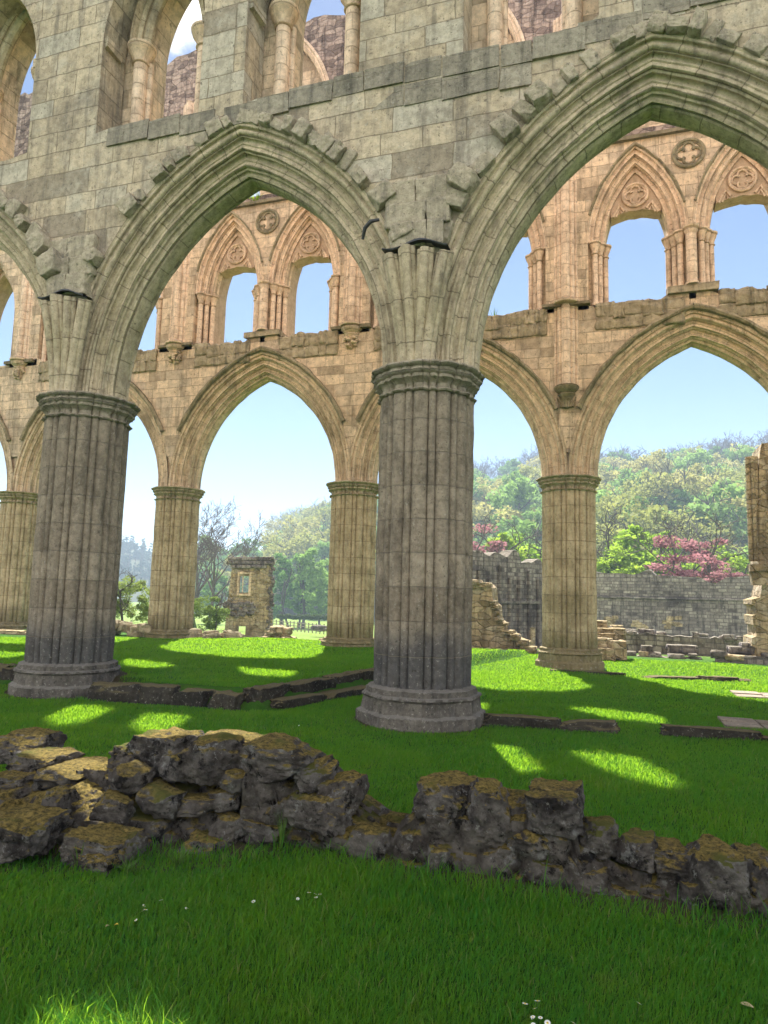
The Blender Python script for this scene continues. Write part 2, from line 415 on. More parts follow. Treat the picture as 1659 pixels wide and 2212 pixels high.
def slab(mb, outer, holes, y0, y1, axis='y', org=(0, 0)):
    loops = [outer]+holes; vs = []; ed = []
    for lp in loops:
        b = len(vs); vs += [Vector(p) for p in lp]
        ed += [(b+i, b+(i+1) % len(lp)) for i in range(len(lp))]
    r = geometry.delaunay_2d_cdt(vs, ed, [], 1, 1e-6)
    V, Fs = r[0], r[2]
    ok = []
    for f in Fs:
        c = sum((V[i] for i in f), Vector((0, 0)))/len(f); c = (c.x, c.y)
        if inside(c, outer) and not any(inside(c, h) for h in holes): ok.append(f)
    def P(v, y): return (v[0], y, v[1])
    for y, fl in ((y0, False), (y1, True)):
        b = [P(v, y) for v in V]
        ff = []
        for f in ok:
            p = [V[i] for i in f]
            ar = (p[1]-p[0]).cross(p[2]-p[0]) if hasattr(p[0], 'cross') else 0
            ff.append(f if (ar > 0) != fl else f[::-1])
        mb.add(b, ff)
    for lp in loops:
        n = len(lp); b0 = [P(p, y0) for p in lp]; b1 = [P(p, y1) for p in lp]
        mb.add(b0+b1, [(i, i+n, (i+1) % n+n, (i+1) % n) for i in range(n)])

# pier plan: eight large, eight medium and sixteen thin shafts
def pier_outline(R=.68, n=448):
    sh = []
    for k in range(12):
        a = 2*PI*k/12+.13
        sh.append((a, R*.845, .110)); sh.append((a+PI/12, R*.91, .051))
        if k % 3 == 0: sh.append((a, R*.99, .02))
    out = []
    for i in range(n):
        t = 2*PI*i/n; best = R*.78
        for a, d, r in sh:
            da = (t-a+PI) % (2*PI)-PI
            if abs(da) > .5: continue
            s = d*math.sin(da)
            if abs(s) < r: best = max(best, d*math.cos(da)+math.sqrt(r*r-s*s))
        out.append((t, best))
    return out
OUT = pier_outline()
def lobed(mb, cx, cy, rows, closed_top=True, bend=None, jit=0.0, off=0):
    """rows: (z, scale_add, lobe) radius = lobe*outline + (1-lobe)*mean + add"""
    mean = .715; G = []; U = []
    for z, ad, lo in rows:
        g = []; u = []
        for t, r in OUT:
            rr = lo*r+(1-lo)*mean+ad
            if jit: rr += jit*noise.noise(Vector((math.cos(t)*5+off, math.sin(t)*5, z*7)))
            g.append((cx+rr*math.cos(t), cy+rr*math.sin(t), z)); u.append(((t-.13+PI/12)/(2*PI)*6.0, z))
        G.append(g); U.append(u)
    # seam-safe: duplicate first column
    G = [g+[g[0]] for g in G]; U = [u+[(u[0][0]+6.0, u[0][1])] for u in U]
    mb.grid(G, U)
    if closed_top: mb.add(G[-1][:-1], [tuple(range(len(G[-1])-1))])
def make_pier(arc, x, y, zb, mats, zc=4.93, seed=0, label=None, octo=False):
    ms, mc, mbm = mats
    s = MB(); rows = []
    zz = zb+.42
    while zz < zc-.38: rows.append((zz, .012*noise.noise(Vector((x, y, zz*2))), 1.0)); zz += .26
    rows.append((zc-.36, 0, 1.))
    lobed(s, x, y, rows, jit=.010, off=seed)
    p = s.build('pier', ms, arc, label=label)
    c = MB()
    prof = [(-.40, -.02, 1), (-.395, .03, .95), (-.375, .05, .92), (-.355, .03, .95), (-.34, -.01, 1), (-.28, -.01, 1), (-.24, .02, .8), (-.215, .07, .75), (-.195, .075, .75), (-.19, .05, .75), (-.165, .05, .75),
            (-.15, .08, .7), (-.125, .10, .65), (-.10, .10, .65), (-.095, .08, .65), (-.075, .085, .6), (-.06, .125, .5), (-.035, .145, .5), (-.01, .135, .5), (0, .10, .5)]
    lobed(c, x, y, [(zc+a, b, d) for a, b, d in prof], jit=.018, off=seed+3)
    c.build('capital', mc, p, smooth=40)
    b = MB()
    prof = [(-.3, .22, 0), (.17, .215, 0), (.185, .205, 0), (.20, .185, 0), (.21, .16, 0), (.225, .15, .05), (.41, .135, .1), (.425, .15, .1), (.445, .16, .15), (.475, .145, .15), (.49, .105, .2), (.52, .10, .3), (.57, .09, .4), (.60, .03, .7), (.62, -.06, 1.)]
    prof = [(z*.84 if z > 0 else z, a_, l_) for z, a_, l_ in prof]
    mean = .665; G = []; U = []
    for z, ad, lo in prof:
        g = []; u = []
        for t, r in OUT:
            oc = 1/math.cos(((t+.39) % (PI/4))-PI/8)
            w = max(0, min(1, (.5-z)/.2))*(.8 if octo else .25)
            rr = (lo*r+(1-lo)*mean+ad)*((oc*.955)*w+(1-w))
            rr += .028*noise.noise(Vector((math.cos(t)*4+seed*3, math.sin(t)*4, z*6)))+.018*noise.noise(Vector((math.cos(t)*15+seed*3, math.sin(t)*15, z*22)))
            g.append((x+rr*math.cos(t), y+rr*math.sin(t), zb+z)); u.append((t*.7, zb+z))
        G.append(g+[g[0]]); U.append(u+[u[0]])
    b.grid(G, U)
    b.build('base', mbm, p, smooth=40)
    return p

SEQ_N = [(.05, 'f'), (.05, 'r'), (.045, 'h'), (.1, 'r'), (.035, 'r'), (.075, 'h'), (.04, 'r'), (.105, 'k'), (.04, 'r'), (.085, 'h'), (.04, 'r'), (.11, 'k'), (.04, 'r'), (.055, 'h'), (.05, 'f')]
def mirrored(half, soff):
    """front half profile + soffit + back half"""
    return half+soff+[(n, -y) for n, y in half[::-1]]
NPROF = mirrored(ring_profile(.68, -.615, -.20, SEQ_N, 80), [(.02, -.15), (-.015, -.12), (-.03, -.05), (-.03, 0), (-.03, .05), (-.015, .12), (.02, .15)])
FPROF = mirrored(ring_profile(.66, -.615, -.2, SEQ_N, 62), [(-.0, -.12), (-.05, -.09), (-.075, 0), (-.05, .09), (0, .12)])
ZC = 4.93
AN, RISE, FRISE = 2.42, 3.58, 3.44      # main arcade soffit half-span and rise

def rock_mesh(mb, c, h, seed, sub=3, box=.5, amp=.2, rz=0, tilt=0, f=1.6, facets=0):
    n = 2**sub+1; rf = random.Random(seed*991)
    pl = []
    for _ in range(facets):
        q = Vector((rf.gauss(0, 1), rf.gauss(0, 1), rf.gauss(0, .8))).normalized(); pl.append((q, rf.uniform(.86, 1.12)))
    M = Matrix.Rotation(rz, 3, 'Z') @ Matrix.Rotation(tilt, 3, 'Y')
    o3 = Vector((seed*7.3, seed*3.1, seed*1.7))
    for ax in range(3):
        for sg in (-1, 1):
            P = []
            for i in range(n):
                row = []
                for j in range(n):
                    u, v = i/(n-1)*2-1, j/(n-1)*2-1
                    q = [0, 0, 0]; q[ax] = sg; q[(ax+1) % 3] = u; q[(ax+2) % 3] = v
                    q = Vector(q); s = q.normalized()*1.12; p = q*box+s*(1-box)
                    for q_, o_ in pl:
                        e_ = p.dot(q_)-o_*(1 if box < .9 else 1.25)
                        if e_ > 0: p = p-q_*e_*.93
                    d = 1+amp*noise.fractal(p*f*.8+o3, .9, 2.1, 4)+amp*.5*(noise.cell(p*1.3+o3)-.5)*0
                    cr = noise.voronoi(p*1.5+o3)[0]
                    d += amp*.5*(min(.5, cr[1]-cr[0])-.25)
                    p = Vector((p.x*h[0]*d, p.y*h[1]*d, p.z*h[2]*d))
                    row.append(M @ p+Vector(c))
                P.append(row)
            mb.grid(P, flip=(sg < 0))
def merge(mesh_obj):
    import bmesh
    b = bmesh.new(); b.from_mesh(mesh_obj.data); bmesh.ops.remove_doubles(b, verts=b.verts, dist=.0005); b.to_mesh(mesh_obj.data); b.free()
    mesh_obj.data.polygons.foreach_set('use_smooth', [True]*len(mesh_obj.data.polygons)); mesh_obj.data.update()
    return mesh_obj
def rock(name, c, h, seed, mat, parent=None, **kw):
    m = MB(); rock_mesh(m, c, h, seed, **kw); return merge(m.build(name, mat, parent))

# ================================================================== NEAR ARCADE
near = thing('church_arcade', (-5.6, YN, 0), 'nearest tall shaded stone arcade with two clustered piers and moulded arches behind the rubble wall', 'ruined arcade')
NMID = [-11.75, -5.63, .57]
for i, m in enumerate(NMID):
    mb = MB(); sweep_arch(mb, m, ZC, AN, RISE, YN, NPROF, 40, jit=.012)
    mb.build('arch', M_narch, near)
for k, x in enumerate((PZ, PA, PB, PR)):
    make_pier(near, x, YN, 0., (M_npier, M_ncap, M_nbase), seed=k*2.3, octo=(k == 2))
# triforium openings (outer leaf): x0, x1
NOPEN = [(-12.1, -9.98), (-8.47, -6.40), (-5.58, -3.59), (-1.98, -.10), (.72, 2.6)]
def opening(x0, x1, zs, sill, dn=0., rise=None, jag=.06):
    m = (x0+x1)/2; a = (x1-x0)/2-dn; r = rise or a*1.75
    top = arch_curve(m, zs, a, r, 0, 14)            # left spring -> right spring
    pts = []
    n = 9
    for i in range(n):
        x = m+a-2*a*i/(n-1); pts.append((x, sill(x)+(rng.uniform(-jag, jag) if 0 < i < n-1 else 0)))
    return top+pts
def near_sill(x): return 9.52+.05*math.sin(x*1.3)+(.18*smooth(-.8, .3, x))
bot = []
for m in NMID:
    cv = arch_curve(m, ZC, AN, RISE, .655, 22)
    cv = [(x, z) for x, z in cv if m-3.03 <= x <= m+3.03]
    bot += cv
outer = bot+[(9, ZC+.3), (9, 17), (-17, 17), (-17, ZC+.3)]
outer = [(x, z) for x, z in outer]
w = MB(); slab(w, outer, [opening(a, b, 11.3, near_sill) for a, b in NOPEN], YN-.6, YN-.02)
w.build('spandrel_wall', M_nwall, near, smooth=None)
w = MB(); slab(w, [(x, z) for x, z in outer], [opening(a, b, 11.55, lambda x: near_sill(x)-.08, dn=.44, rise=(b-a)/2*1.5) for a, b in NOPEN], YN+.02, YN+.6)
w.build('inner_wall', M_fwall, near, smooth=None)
# nook shafts with capitals and inner moulded arch
for a, b in NOPEN:
    m = (a+b)/2
    for sx, xx in ((1, a+.36), (-1, b-.36)):
        s = MB(); yy = YN-.02
        s.lathe((xx, yy, 9.3), [(.125, 0), (.125, 2.0)], 16)
        s.lathe((xx+sx*.12, yy+.12, 9.3), [(.06, 0), (.06, 2.0)], 12)
        sh = s.build('nook_shaft', M_ftri, near)
        c = MB(); c.lathe((xx, yy, 11.22), [(.13, 0), (.16, .02), (.13, .05), (.14, .09), (.2, .2), (.23, .24), (.21, .26), (.25, .3), (.26, .35), (.22, .37)], 18)
        c.build('capital', M_ftri, sh)
    pr = [(.16, -.3), (.15, -.14), (.1, -.16), (.06, -.12), (.05, -.06), (-.02, -.05), (-.06, 0), (-.06, .06), (-.02, .1), (0, .16), (0, .5)]
    r = MB(); sweep_arch(r, m, 11.56, (b-a)/2-.42, (b-a)/2*1.5, YN+.05, pr, 14); r.build('gallery_arch', M_narch, near)
    for xx in (a, b):
        i = MB(); sx = 1 if xx == a else -1
        i.box((xx+sx*.03, YN-.36, 11.33), (.055, .20, .085), j=.02); i.build('impost', M_nwall, near)
# dark weathered ledge course
w = MB(); xx = -10.9
LEDGE = [(-8.2, -6.1), (-5.9, -.95), (-.9, 2.4)]
for x0, x1 in LEDGE:
    x = x0
    while x < x1:
        L = rng.uniform(.45, .85); top = near_sill(x)+.03
        for row in range(2 if -3.9 < x < -1.2 else 1):
            hh = .17; cz = top-.17-row*.36
            w.box((x+L/2, YN-.58, cz), (L/2-.008, .025+rng.uniform(0, .035), hh-.004), j=.012)
        x += L
w.build('weathered_course', M_ledge, near)
# broken vault stones following the arches
def vault_stones(m, spans):
    R = (AN*AN+RISE*RISE)/(2*AN); c = R-AN
    for sd, t0, t1 in spans:
        rho = R+.68; tm = math.acos(c/rho); t = t0
        while t < t1:
            wd = (rng.uniform(.14, .30)+.1*(1-smooth(.30, .75, t/tm)))/rho
            if rng.random() > .06:
                ph = min(t+wd/2, tm-.01)
                low = (1-smooth(.30, .75, t/tm))
                n0 = .65; n1 = .69+rng.uniform(.13, .25)+.2*low*rng.random(); pro = rng.choice((.03, .07, .12, .16))*rng.uniform(.8, 1.3)+.08*low*rng.uniform(.6, 1.2)
                cx = -c+(R+(n0+n1)/2)*math.cos(ph); cz = (R+(n0+n1)/2)*math.sin(ph)
                rock('vault_stone', (m+sd*cx, YN-.5-pro/2, ZC+cz), ((n1-n0)/2, pro/2+.1, wd*rho/2-.002), rng.random()*60, M_rough, near, sub=4, box=.94, amp=.09, tilt=-sd*(ph+rng.uniform(-.16, .16)), f=1.8, facets=5)
            t += wd+(rng.uniform(.06, .2)/rho if rng.random() < .45*(1-smooth(.6, .9, t/tm)) else .002)
vault_stones(NMID[1], [(-1, .42, 1.24), (1, .40, 1.24)])
vault_stones(NMID[2], [(-1, .38, 1.24), (1, .42, 1.24)])
vault_stones(NMID[0], [(1, .36, 1.0)])
# rib springers, rough vault haunches and lead flashings over the two piers
def springer(px):
    for k, (dx, lean, dy) in enumerate(((-.14, -.20, -.12), (-.05, -.05, -.19), (.06, .09, -.17), (.15, .24, -.12))):
        s = MB()
        for off, r, fy in ((-.075, .05, 0), (0, .07, -.045), (.075, .05, 0)):
            pts = []
            for i in range(9):
                t = i/8
                pts.append((px+(dx*1.25+off)*(.8+.2*t)+lean*t**1.4, YN-.63+fy+dy*t**1.6, ZC-.03+t*(1.66-.06*abs(k-1))))
            s.tube(pts, r, 12)
        s.build('vault_rib', M_narch, near)
    zt = 6.55
    for row, (z0, hw, pr) in enumerate(((6.60, .40, .13), (6.93, .48, .09), (7.30, .50, .05))):
        x = px-hw
        while x < px+hw-.1:
            L = rng.uniform(.3, .62); L = min(L, px+hw-x)
            rock('haunch_stone', (x+L/2, YN-.52-pr/2, z0+.17), (L/2-.004, pr/2+.12, .185), rng.random()*40, M_rough, near, sub=4, box=.96, amp=.07, tilt=rng.uniform(-.04, .04), f=1.8)
            x += L
    b = MB(); slab(b, [(px-.12, ZC-.02), (px+.12, ZC-.02), (px+.42, 6.58), (px-.42, 6.58)], [], YN-.68, YN-.5); b.build('rib_core', M_rough, near, smooth=None)
    f = MB(); P = []
    for i in range(13):
        t = i/12; x = px-.46+.94*t; z = zt+.05+.05*math.sin(t*7+px)-.10*max(0, t-.55)
        P.append([(x, YN-.6, z+.012), (x, YN-.86, z), (x, YN-.875, z-.025+.012*math.sin(9*t)), (x, YN-.865, z-.03), (x, YN-.6, z-.006)])
    f.grid(P); f.build('lead_flashing', M_lead, near)
springer(PA); springer(PB)
f = MB(); f.tube([(-3.42, YN-.66, 6.86), (-3.36, YN-.74, 6.98), (-3.27, YN-.76, 7.06), (-3.15, YN-.72, 7.09)], [.02, .03, .03, .02], 8); f.build('lead_flashing', M_lead, near)

# ================================================================== FAR ARCADE
far = thing('church_arcade', (-4.2, YF, 0), 'farther pinkish stone arcade across the lawn, with open gallery windows, quatrefoils and sky behind', 'ruined arcade')
FMID = [(a+b)/2 for a, b in zip(FARX, FARX[1:])]
FMID = [-22.7, -16.45, -10.2, -4.19, 1.96]
for m in FMID[1:] + FMID[:1]:
    aa = AN if m > -15 else 2.5
    mb = MB(); sweep_arch(mb, m, ZC, aa, FRISE, YF, FPROF, 30, jit=.012)
    mb.build('arch', M_farch, far)
    hd = MB(); sweep_arch(hd, m, ZC, aa, FRISE, YF, [(.74, -.58), (.80, -.62), (.79, -.70), (.73, -.73), (.68, -.70), (.66, -.62)], 30, t0=.32, jit=.03)
    hd.build('hood_mould', M_hood, far)
for k, x in enumerate(FARX[1:5]):
    make_pier(far, x, YF, 0.0 if x > -3 else .0, (M_fpier, M_fcap, M_fpier), seed=11+k*1.7, octo=True)
make_pier(far, FARX[5], YF, 0, (M_fpier, M_fcap, M_fpier), seed=31)
for x in FARX[1:5]:
    b = MB(); slab(b, [(x-.06, ZC), (x+.06, ZC), (x+.2, ZC+1.5), (x-.2, ZC+1.5)], [], YF-.52, YF+.52); b.build('springing_fill', M_fwall, far, smooth=None)
# lower wall up to the gallery floor (ragged top)
def far_sill(x):
    base = 9.42
    for m in FMID:
        if abs(x-m) < .55: base = 9.62
    for p in FARX:
        if abs(x-p) < .75: base = 9.55
    return base
bot = []
for m in sorted(FMID):
    cv = arch_curve(m, ZC, AN if m > -15 else 2.5, FRISE, .62, 18)
    bot += [(x, z) for x, z in cv if m-3.0 <= x <= m+3.0]
top = []
x = 8.
while x > -26:
    top.append((x, far_sill(x)+rng.uniform(-.10, .06))); x -= rng.uniform(.18, .4)
outer = bot+[(8, ZC+.3)]+top+[(-26, ZC+.3)]
w = MB(); slab(w, outer, [], YF-.6, YF+.6); w.build('spandrel_wall', M_fwall, far, smooth=None)
# rubble course on the ledge
for m in FMID[1:]:
    for x0, x1 in ((m-2.35, m-.6), (m+.6, m+2.35)):
        w = MB(); x = x0
        while x < x1:
            L = rng.uniform(.2, .5)
            rock_mesh(w, (x+L/2, YF-.5, 9.27+rng.uniform(-.06, .05)), (L/2+.02, .14+rng.uniform(0, .04), .19+rng.uniform(0, .05)), rng.random()*50, sub=3, box=.75, amp=.2)
            rock_mesh(w, (x+L/2, YF-.51, 8.93), (L/2+.02, .12+rng.uniform(0, .03), .19), rng.random()*50, sub=3, box=.75, amp=.2)
            x += L
        merge(w.build('rubble_course', M_drub, far))
for m in FMID[1:]:
    b = MB(); b.box((m, YF-.58, 9.60), (.60, .13, .09), j=.02); b.box((m, YF-.1, 9.64), (.58, .5, .05), j=.02); b.build('ledge_stone', M_drub, far)
# gallery (triforium) arches
TA, TR, TZ = .80, 1.98, 11.22      # soffit half span, rise, springing
TPROF = mirrored(ring_profile(.46, -.62, -.12, [(.05, 'f'), (.04, 'r'), (.05, 'h'), (.07, 'k'), (.05, 'h'), (.03, 'r'), (.08, 'k'), (.03, 'r'), (.06, 'h'), (.07, 'k'), (.04, 'f')], 52), [(0, 0), (-.02, .1)])
TM = sorted([m+s for m in FMID for s in (-1.30, 1.30)])
def tri_hole(m, n=0.):
    cv = arch_curve(m, TZ, TA, TR, n, 16)
    e = TA+n
    return cv+[(m+e, 8.6), (m-e, 8.6)]
# gallery wall: from ledge to clerestory string
CT = 13.95
wl = [(8, CT), (-26, CT), (-26, 9.3), (8, 9.3)]
def comb(n, z0, z1):
    """outer polygon whose lower edge is notched by the arches"""
    pts = [(-26, z1), (-26, z0)]
    for m in TM:
        cv = arch_curve(m, TZ, TA, TR, n, 16); e = TA+n
        pts += [(m-e, z0)]+cv+[(m+e, z0)]
    pts += [(8, z0), (8, z1)]
    return pts
for n_, ya, yb in ((.42, -.6, -.42), (.27, -.42, -.26), (.13, -.26, -.1)):
    w = MB(); slab(w, comb(n_, 9.35, CT), [], YF+ya, YF+yb); w.build('gallery_wall', M_fwall, far, smooth=None)
w = MB(); slab(w, comb(.0, 9.35, CT), [], YF-.1, YF+.6); w.build('gallery_wall', M_ftri, far, smooth=None)
def quatrefoil(cx, cy, cz, r, mat, par, back):
    q = MB()
    q.tube([(cx+r*math.cos(t), cy, cz+r*math.sin(t)) for t in np.linspace(0, 2*PI, 29)], r*.12, 8, cap=False)
    for k in range(4):
        a = PI/2*k
        ox, oz = cx+r*.43*math.cos(a), cz+r*.43*math.sin(a)
        q.tube([(ox+r*.36*math.cos(a+t), cy+.01, oz+r*.36*math.sin(a+t)) for t in np.linspace(-2.2, 2.2, 15)], r*.085, 6)
    q.tube([(cx+r*.88*math.cos(t), cy+.02, cz+r*.88*math.sin(t)) for t in np.linspace(0, 2*PI, 29)], r*.08, 6, cap=False)
    o = q.build('quatrefoil', mat, par)
    if back:
        d = MB(); d.lathe((0, 0, 0), [(r, 0), (r, .02)], 24)
        d.v = [(cx+a, cy+.05+c, cz+b) for a, b, c in d.v]; d.build('backing', back, o)
    return o
def capital(mb, x, y, z, s=1.):
    mb.lathe((x, y, z-.34*s), [(.075*s, 0), (.1*s, .02*s), (.075*s, .05*s), (.085*s, .12*s), (.13*s, .22*s), (.14*s, .25*s), (.12*s, .265*s), (.155*s, .29*s), (.165*s, .33*s), (.13*s, .345*s)], 14)
JS = [(-.30, -.36), (-.18, -.20), (-.04, -.06)]
M_back = simple_mat('quatrefoil_recess_shade', (.20, .115, .075), (.29, .17, .115), 5, .95, .1)  # dark colour of the flat backing disc paints in the recess shade
for m in TM:
    if m < -20: continue
    g = MB(); sweep_arch(g, m, TZ, TA, TR, YF, TPROF, 22, jit=.008)
    arch = g.build('gallery_arch', M_ftri, far)
    h = MB(); sweep_arch(h, m, TZ, TA, TR, YF, [(.44, -.58), (.48, -.61), (.485, -.645), (.455, -.66), (.43, -.64), (.42, -.60)], 20, t0=.25, jit=.02); h.build('hood_mould', M_hood, arch)
    # tympanum above the broken lights
    cut = 12.17; cv = [p for p in arch_curve(m, TZ, TA, TR, .02, 30) if p[1] > cut]
    lo = []
    x0, x1 = cv[0][0], cv[-1][0]
    for i in range(9):
        t = i/8; lo.append((x1+(x0-x1)*t, cut-.12*(abs(2*t-1)**2.5)+rng.uniform(-.025, .02)))
    t = MB(); slab(t, cv+lo, [], YF-.16, YF+.3); tp = t.build('tympanum', M_ftri, arch, smooth=None)
    for sx in (-1, 1):
        s = MB(); bx = m+sx*.41
        s.tube([(bx+sx*.17, YF-.18, 12.04), (bx, YF-.18, 12.36), (bx-sx*.13, YF-.18, 12.18)], .045, 6)
        s.tube([(bx+sx*.09, YF-.18, 12.05), (bx, YF-.18, 12.25), (bx-sx*.07, YF-.18, 12.12)], .03, 6)
        s.build('tracery_stub', M_ftri, arch)
    quatrefoil(m, YF-.2, 12.60, .315, M_ftri, arch, M_back)
    # jamb shafts with capitals
    for sx in (-1, 1):
        s = MB(); c = MB()
        for jx, jy in JS:
            x = m+sx*(TA-jx-.05); y = YF+jy-.12
            s.lathe((x, y, 9.45), [(.11, 0), (.11, .06), (.085, .1), (.075, .14), (.075, 1.55)], 12)
            capital(c, x, y, TZ+.02, 1.05)
        so = s.build('jamb_shaft', M_ftri, far); c.build('capital', M_ftri, so)
# roundels between the paired gallery arches, vaulting shafts and corbels
for m in FMID[1:]:
    quatrefoil(m, YF-.63, 13.28, .37, M_hood, far, M_fwall)
    s = MB(); s.lathe((m, YF-.62, 9.7), [(.17, 0), (.17, .05), (.13, .1), (.13, 1.35)], 14); capital(s, m, YF-.62, 11.28, 1.25); s.build('jamb_shaft', M_ftri, far)
def rosette(mb, c, r):
    for k in range(22):
        a = rng.uniform(0, 2*PI); b = rng.uniform(-1, 1)
        p = (c[0]+r*math.sqrt(1-b*b)*math.cos(a), c[1]-abs(r*.7*math.sqrt(1-b*b)*math.sin(a)), c[2]+r*b)
        mb.lathe((p[0], p[1], p[2]-.05), [(.015, 0), (.06, .03), (.065, .07), (.02, .1)], 7)
for x in FARX[1:5]:
    deep = x > -3
    zb = 7.3 if deep else 9.52
    s = MB()
    for ox, oy, r in ((-.155, -.60, .085), (0, -.68, .12), (.155, -.60, .085), (-.27, -.58, .045), (.27, -.58, .045)):
        s.lathe((x+ox, YF+oy, zb), [(r, 0), (r, CT+4-zb)], 14)
    s.lathe((x, YF-.62, 9.50), [(.24, 0), (.34, .03), (.35, .08), (.28, .12), (.2, .16)], 16)
    sh = s.build('vaulting_shaft', M_ftri, far)
    c = MB(); zc = zb
    c.lathe((x, YF-.58, zc-.62), [(.05, 0), (.09, .05), (.12, .2), (.2, .34), (.23, .38), (.2, .42), (.27, .47), (.32, .53), (.33, .58), (.29, .62)], 16)
    if deep:
        for k in range(7): c.tube([(x-.24+.08*k, YF-.68+.9*abs(.08*k-.24)*.5, zc-.3), (x-.15+.05*k, YF-.66, zc-.58)], .028, 6)
    else:
        rosette(c, (x, YF-.62, zc-.42), .2)
    c.build('corbel', M_hood if deep else M_fwall, sh)
    l = MB(); l.box((x, YF-.62, 9.50), (.62, .13, .045), j=.015); l.build('string_course', M_hood, far)
# clerestory
st = MB(); st.box((-9, YF-.62, CT), (17, .09, .05)); st.build('string_course', M_hood, far)
top = []
x = 8.
while x > -26: top.append((x, 19.95+rng.uniform(-.12, .12)-.35*max(0, noise.noise(Vector((x*.8, 0, 0)))))); x -= rng.uniform(.2, .5)
def big(m): 
    return arch_curve(m, 16.6, 1.85, 3.3, 0, 14)+[(m+1.85, 14.25), (m-1.85, 14.25)]
o = [(-26, CT), (8, CT)]+top
w = MB(); slab(w, o, [big(m) for m in FMID], YF-.55, YF-.1); w.build('clerestory_wall', M_stain, far, smooth=None)
def lanc(m):
    sl = 14.35 if -11.5 < m < -10.5 else 15.2
    return arch_curve(m, 16.8, .46, 1.0, 0, 8)+[(m+.46, sl), (m-.46, sl)]
w = MB(); slab(w, o, [lanc(m+s) for m in FMID for s in ((-1.36, -.04) if m > -8 else (-1.08, .26))], YF-.1, YF+.5); w.build('clerestory_wall', M_fwall, far, smooth=None)
for m in FMID[1:]:
    h = MB(); sweep_arch(h, m, 16.6, 1.85, 3.3, YF, [(.2, -.54), (.22, -.62), (.14, -.66), (.1, -.6), (.02, -.6), (-.04, -.5), (0, -.3), (0, -.1)], 18); h.build('clerestory_arch', M_ftri, far)

# ================================================================== LOW STONES ON THE LAWN
def kerb(name, pts, wid, z0, z1, label, cat='kerb', seg=.7, mat=None, jit=.02):
    """run of long stones along a polyline (centre line)"""
    t = thing(name, (pts[0][0], pts[0][1], 0), label, cat)
    for (a, b), (c, d) in zip(pts, pts[1:]):
        L = math.hypot(c-a, d-b); ang = math.atan2(d-b, c-a); s = 0
        while s < L-.08:
            l = min(L-s, rng.uniform(seg*.7, seg*1.4))
            m = s+l/2; x, y = a+(c-a)*m/L, b+(d-b)*m/L
            g = ground_z(x, y)*0
            hh = (z1-z0)/2+rng.uniform(-.02, .02)
            r = MB(); rock_mesh(r, (x, y, z0+hh), (l/2*1.03, wid/2*rng.uniform(.85, 1.12), hh*rng.uniform(.9, 1.0)), rng.random()*50, sub=4, box=.86, amp=.11, rz=ang+rng.uniform(-.03, .03), f=2.6, tilt=rng.uniform(-.015, .015), facets=2)
            merge(r.build('stone', mat or M_kerb, t)); s += l
    return t
kerb('stone_step', [(-7.75, 9.12), (-6.4, 9.38), (-5.25, 9.30)], .36, -.15, .26, 'low dark stone step running right from the left near pier to the corner', 'stone step')
kerb('stone_step', [(-5.15, 9.35), (-4.75, 11.6), (-4.32, 13.6)], .30, -.15, .29, 'long stone edging running back from the step corner beside right near pier', 'stone edging', 1.0)
kerb('stone_step', [(-4.80, 9.55), (-4.42, 11.4), (-3.98, 13.4)], .30, -.15, .13, 'lower parallel stone edging in front of the raised lawn edge', 'stone edging', 1.0)
kerb('stone_step', [(-11.6, 9.72), (-9.55, 9.85)], .40, -.15, .33, 'mossy stone step left of the left near pier at the photo edge', 'stone step')
kerb('stone_kerb', [(-1.75, 9.72), (.0, 9.98)], .26, -.1, .15, 'dark kerb of stones in the grass just right of the right near pier', 'kerb', .8)
kerb('stone_kerb', [(.58, 10.05), (2.9, 10.28)], .24, -.1, .10, 'low dark kerb in the shaded grass at the right edge', 'kerb', .9)
kerb('stone_kerb', [(.6, 17.2), (2.85, 17.75)], .26, -.1, .07, 'thin flat kerb on the sunlit lawn right of the farther pier', 'kerb', 1.0)
kerb('stone_kerb', [(-1.5, 17.62), (.15, 17.55)], .3, -.1, .09, 'flat dark kerb stone at the foot of the farther right pier', 'kerb', 1.7)
kerb('stone_kerb', [(-20.5, 16.6), (-15.8, 16.9)], .4, .1, .36, 'pale flat kerb across the sunlit grass at far left', 'kerb', 1.5, M_buff)
def paving(name, x0, y0, nxs, nys, s, label):
    t = thing(name, (x0, y0, 0), label, 'paving')
    for i in range(nxs):
        for j in range(nys):
            b = MB(); b.box((x0+(i+.5)*s, y0+(j+.5)*s*.8, .012+rng.uniform(-.006, .006)), (s/2-.012, s*.4-.012, .03), rz=.05, j=.008); b.build('slab', M_slab, t)
paving('stone_paving', 1.42, 10.95, 4, 2, .5, 'small patch of grey stone paving slabs in the shaded grass at right edge')
paving('stone_paving', 2.1, 14.55, 4, 2, .5, 'patch of pale worn paving in the sunlit lawn at right edge')

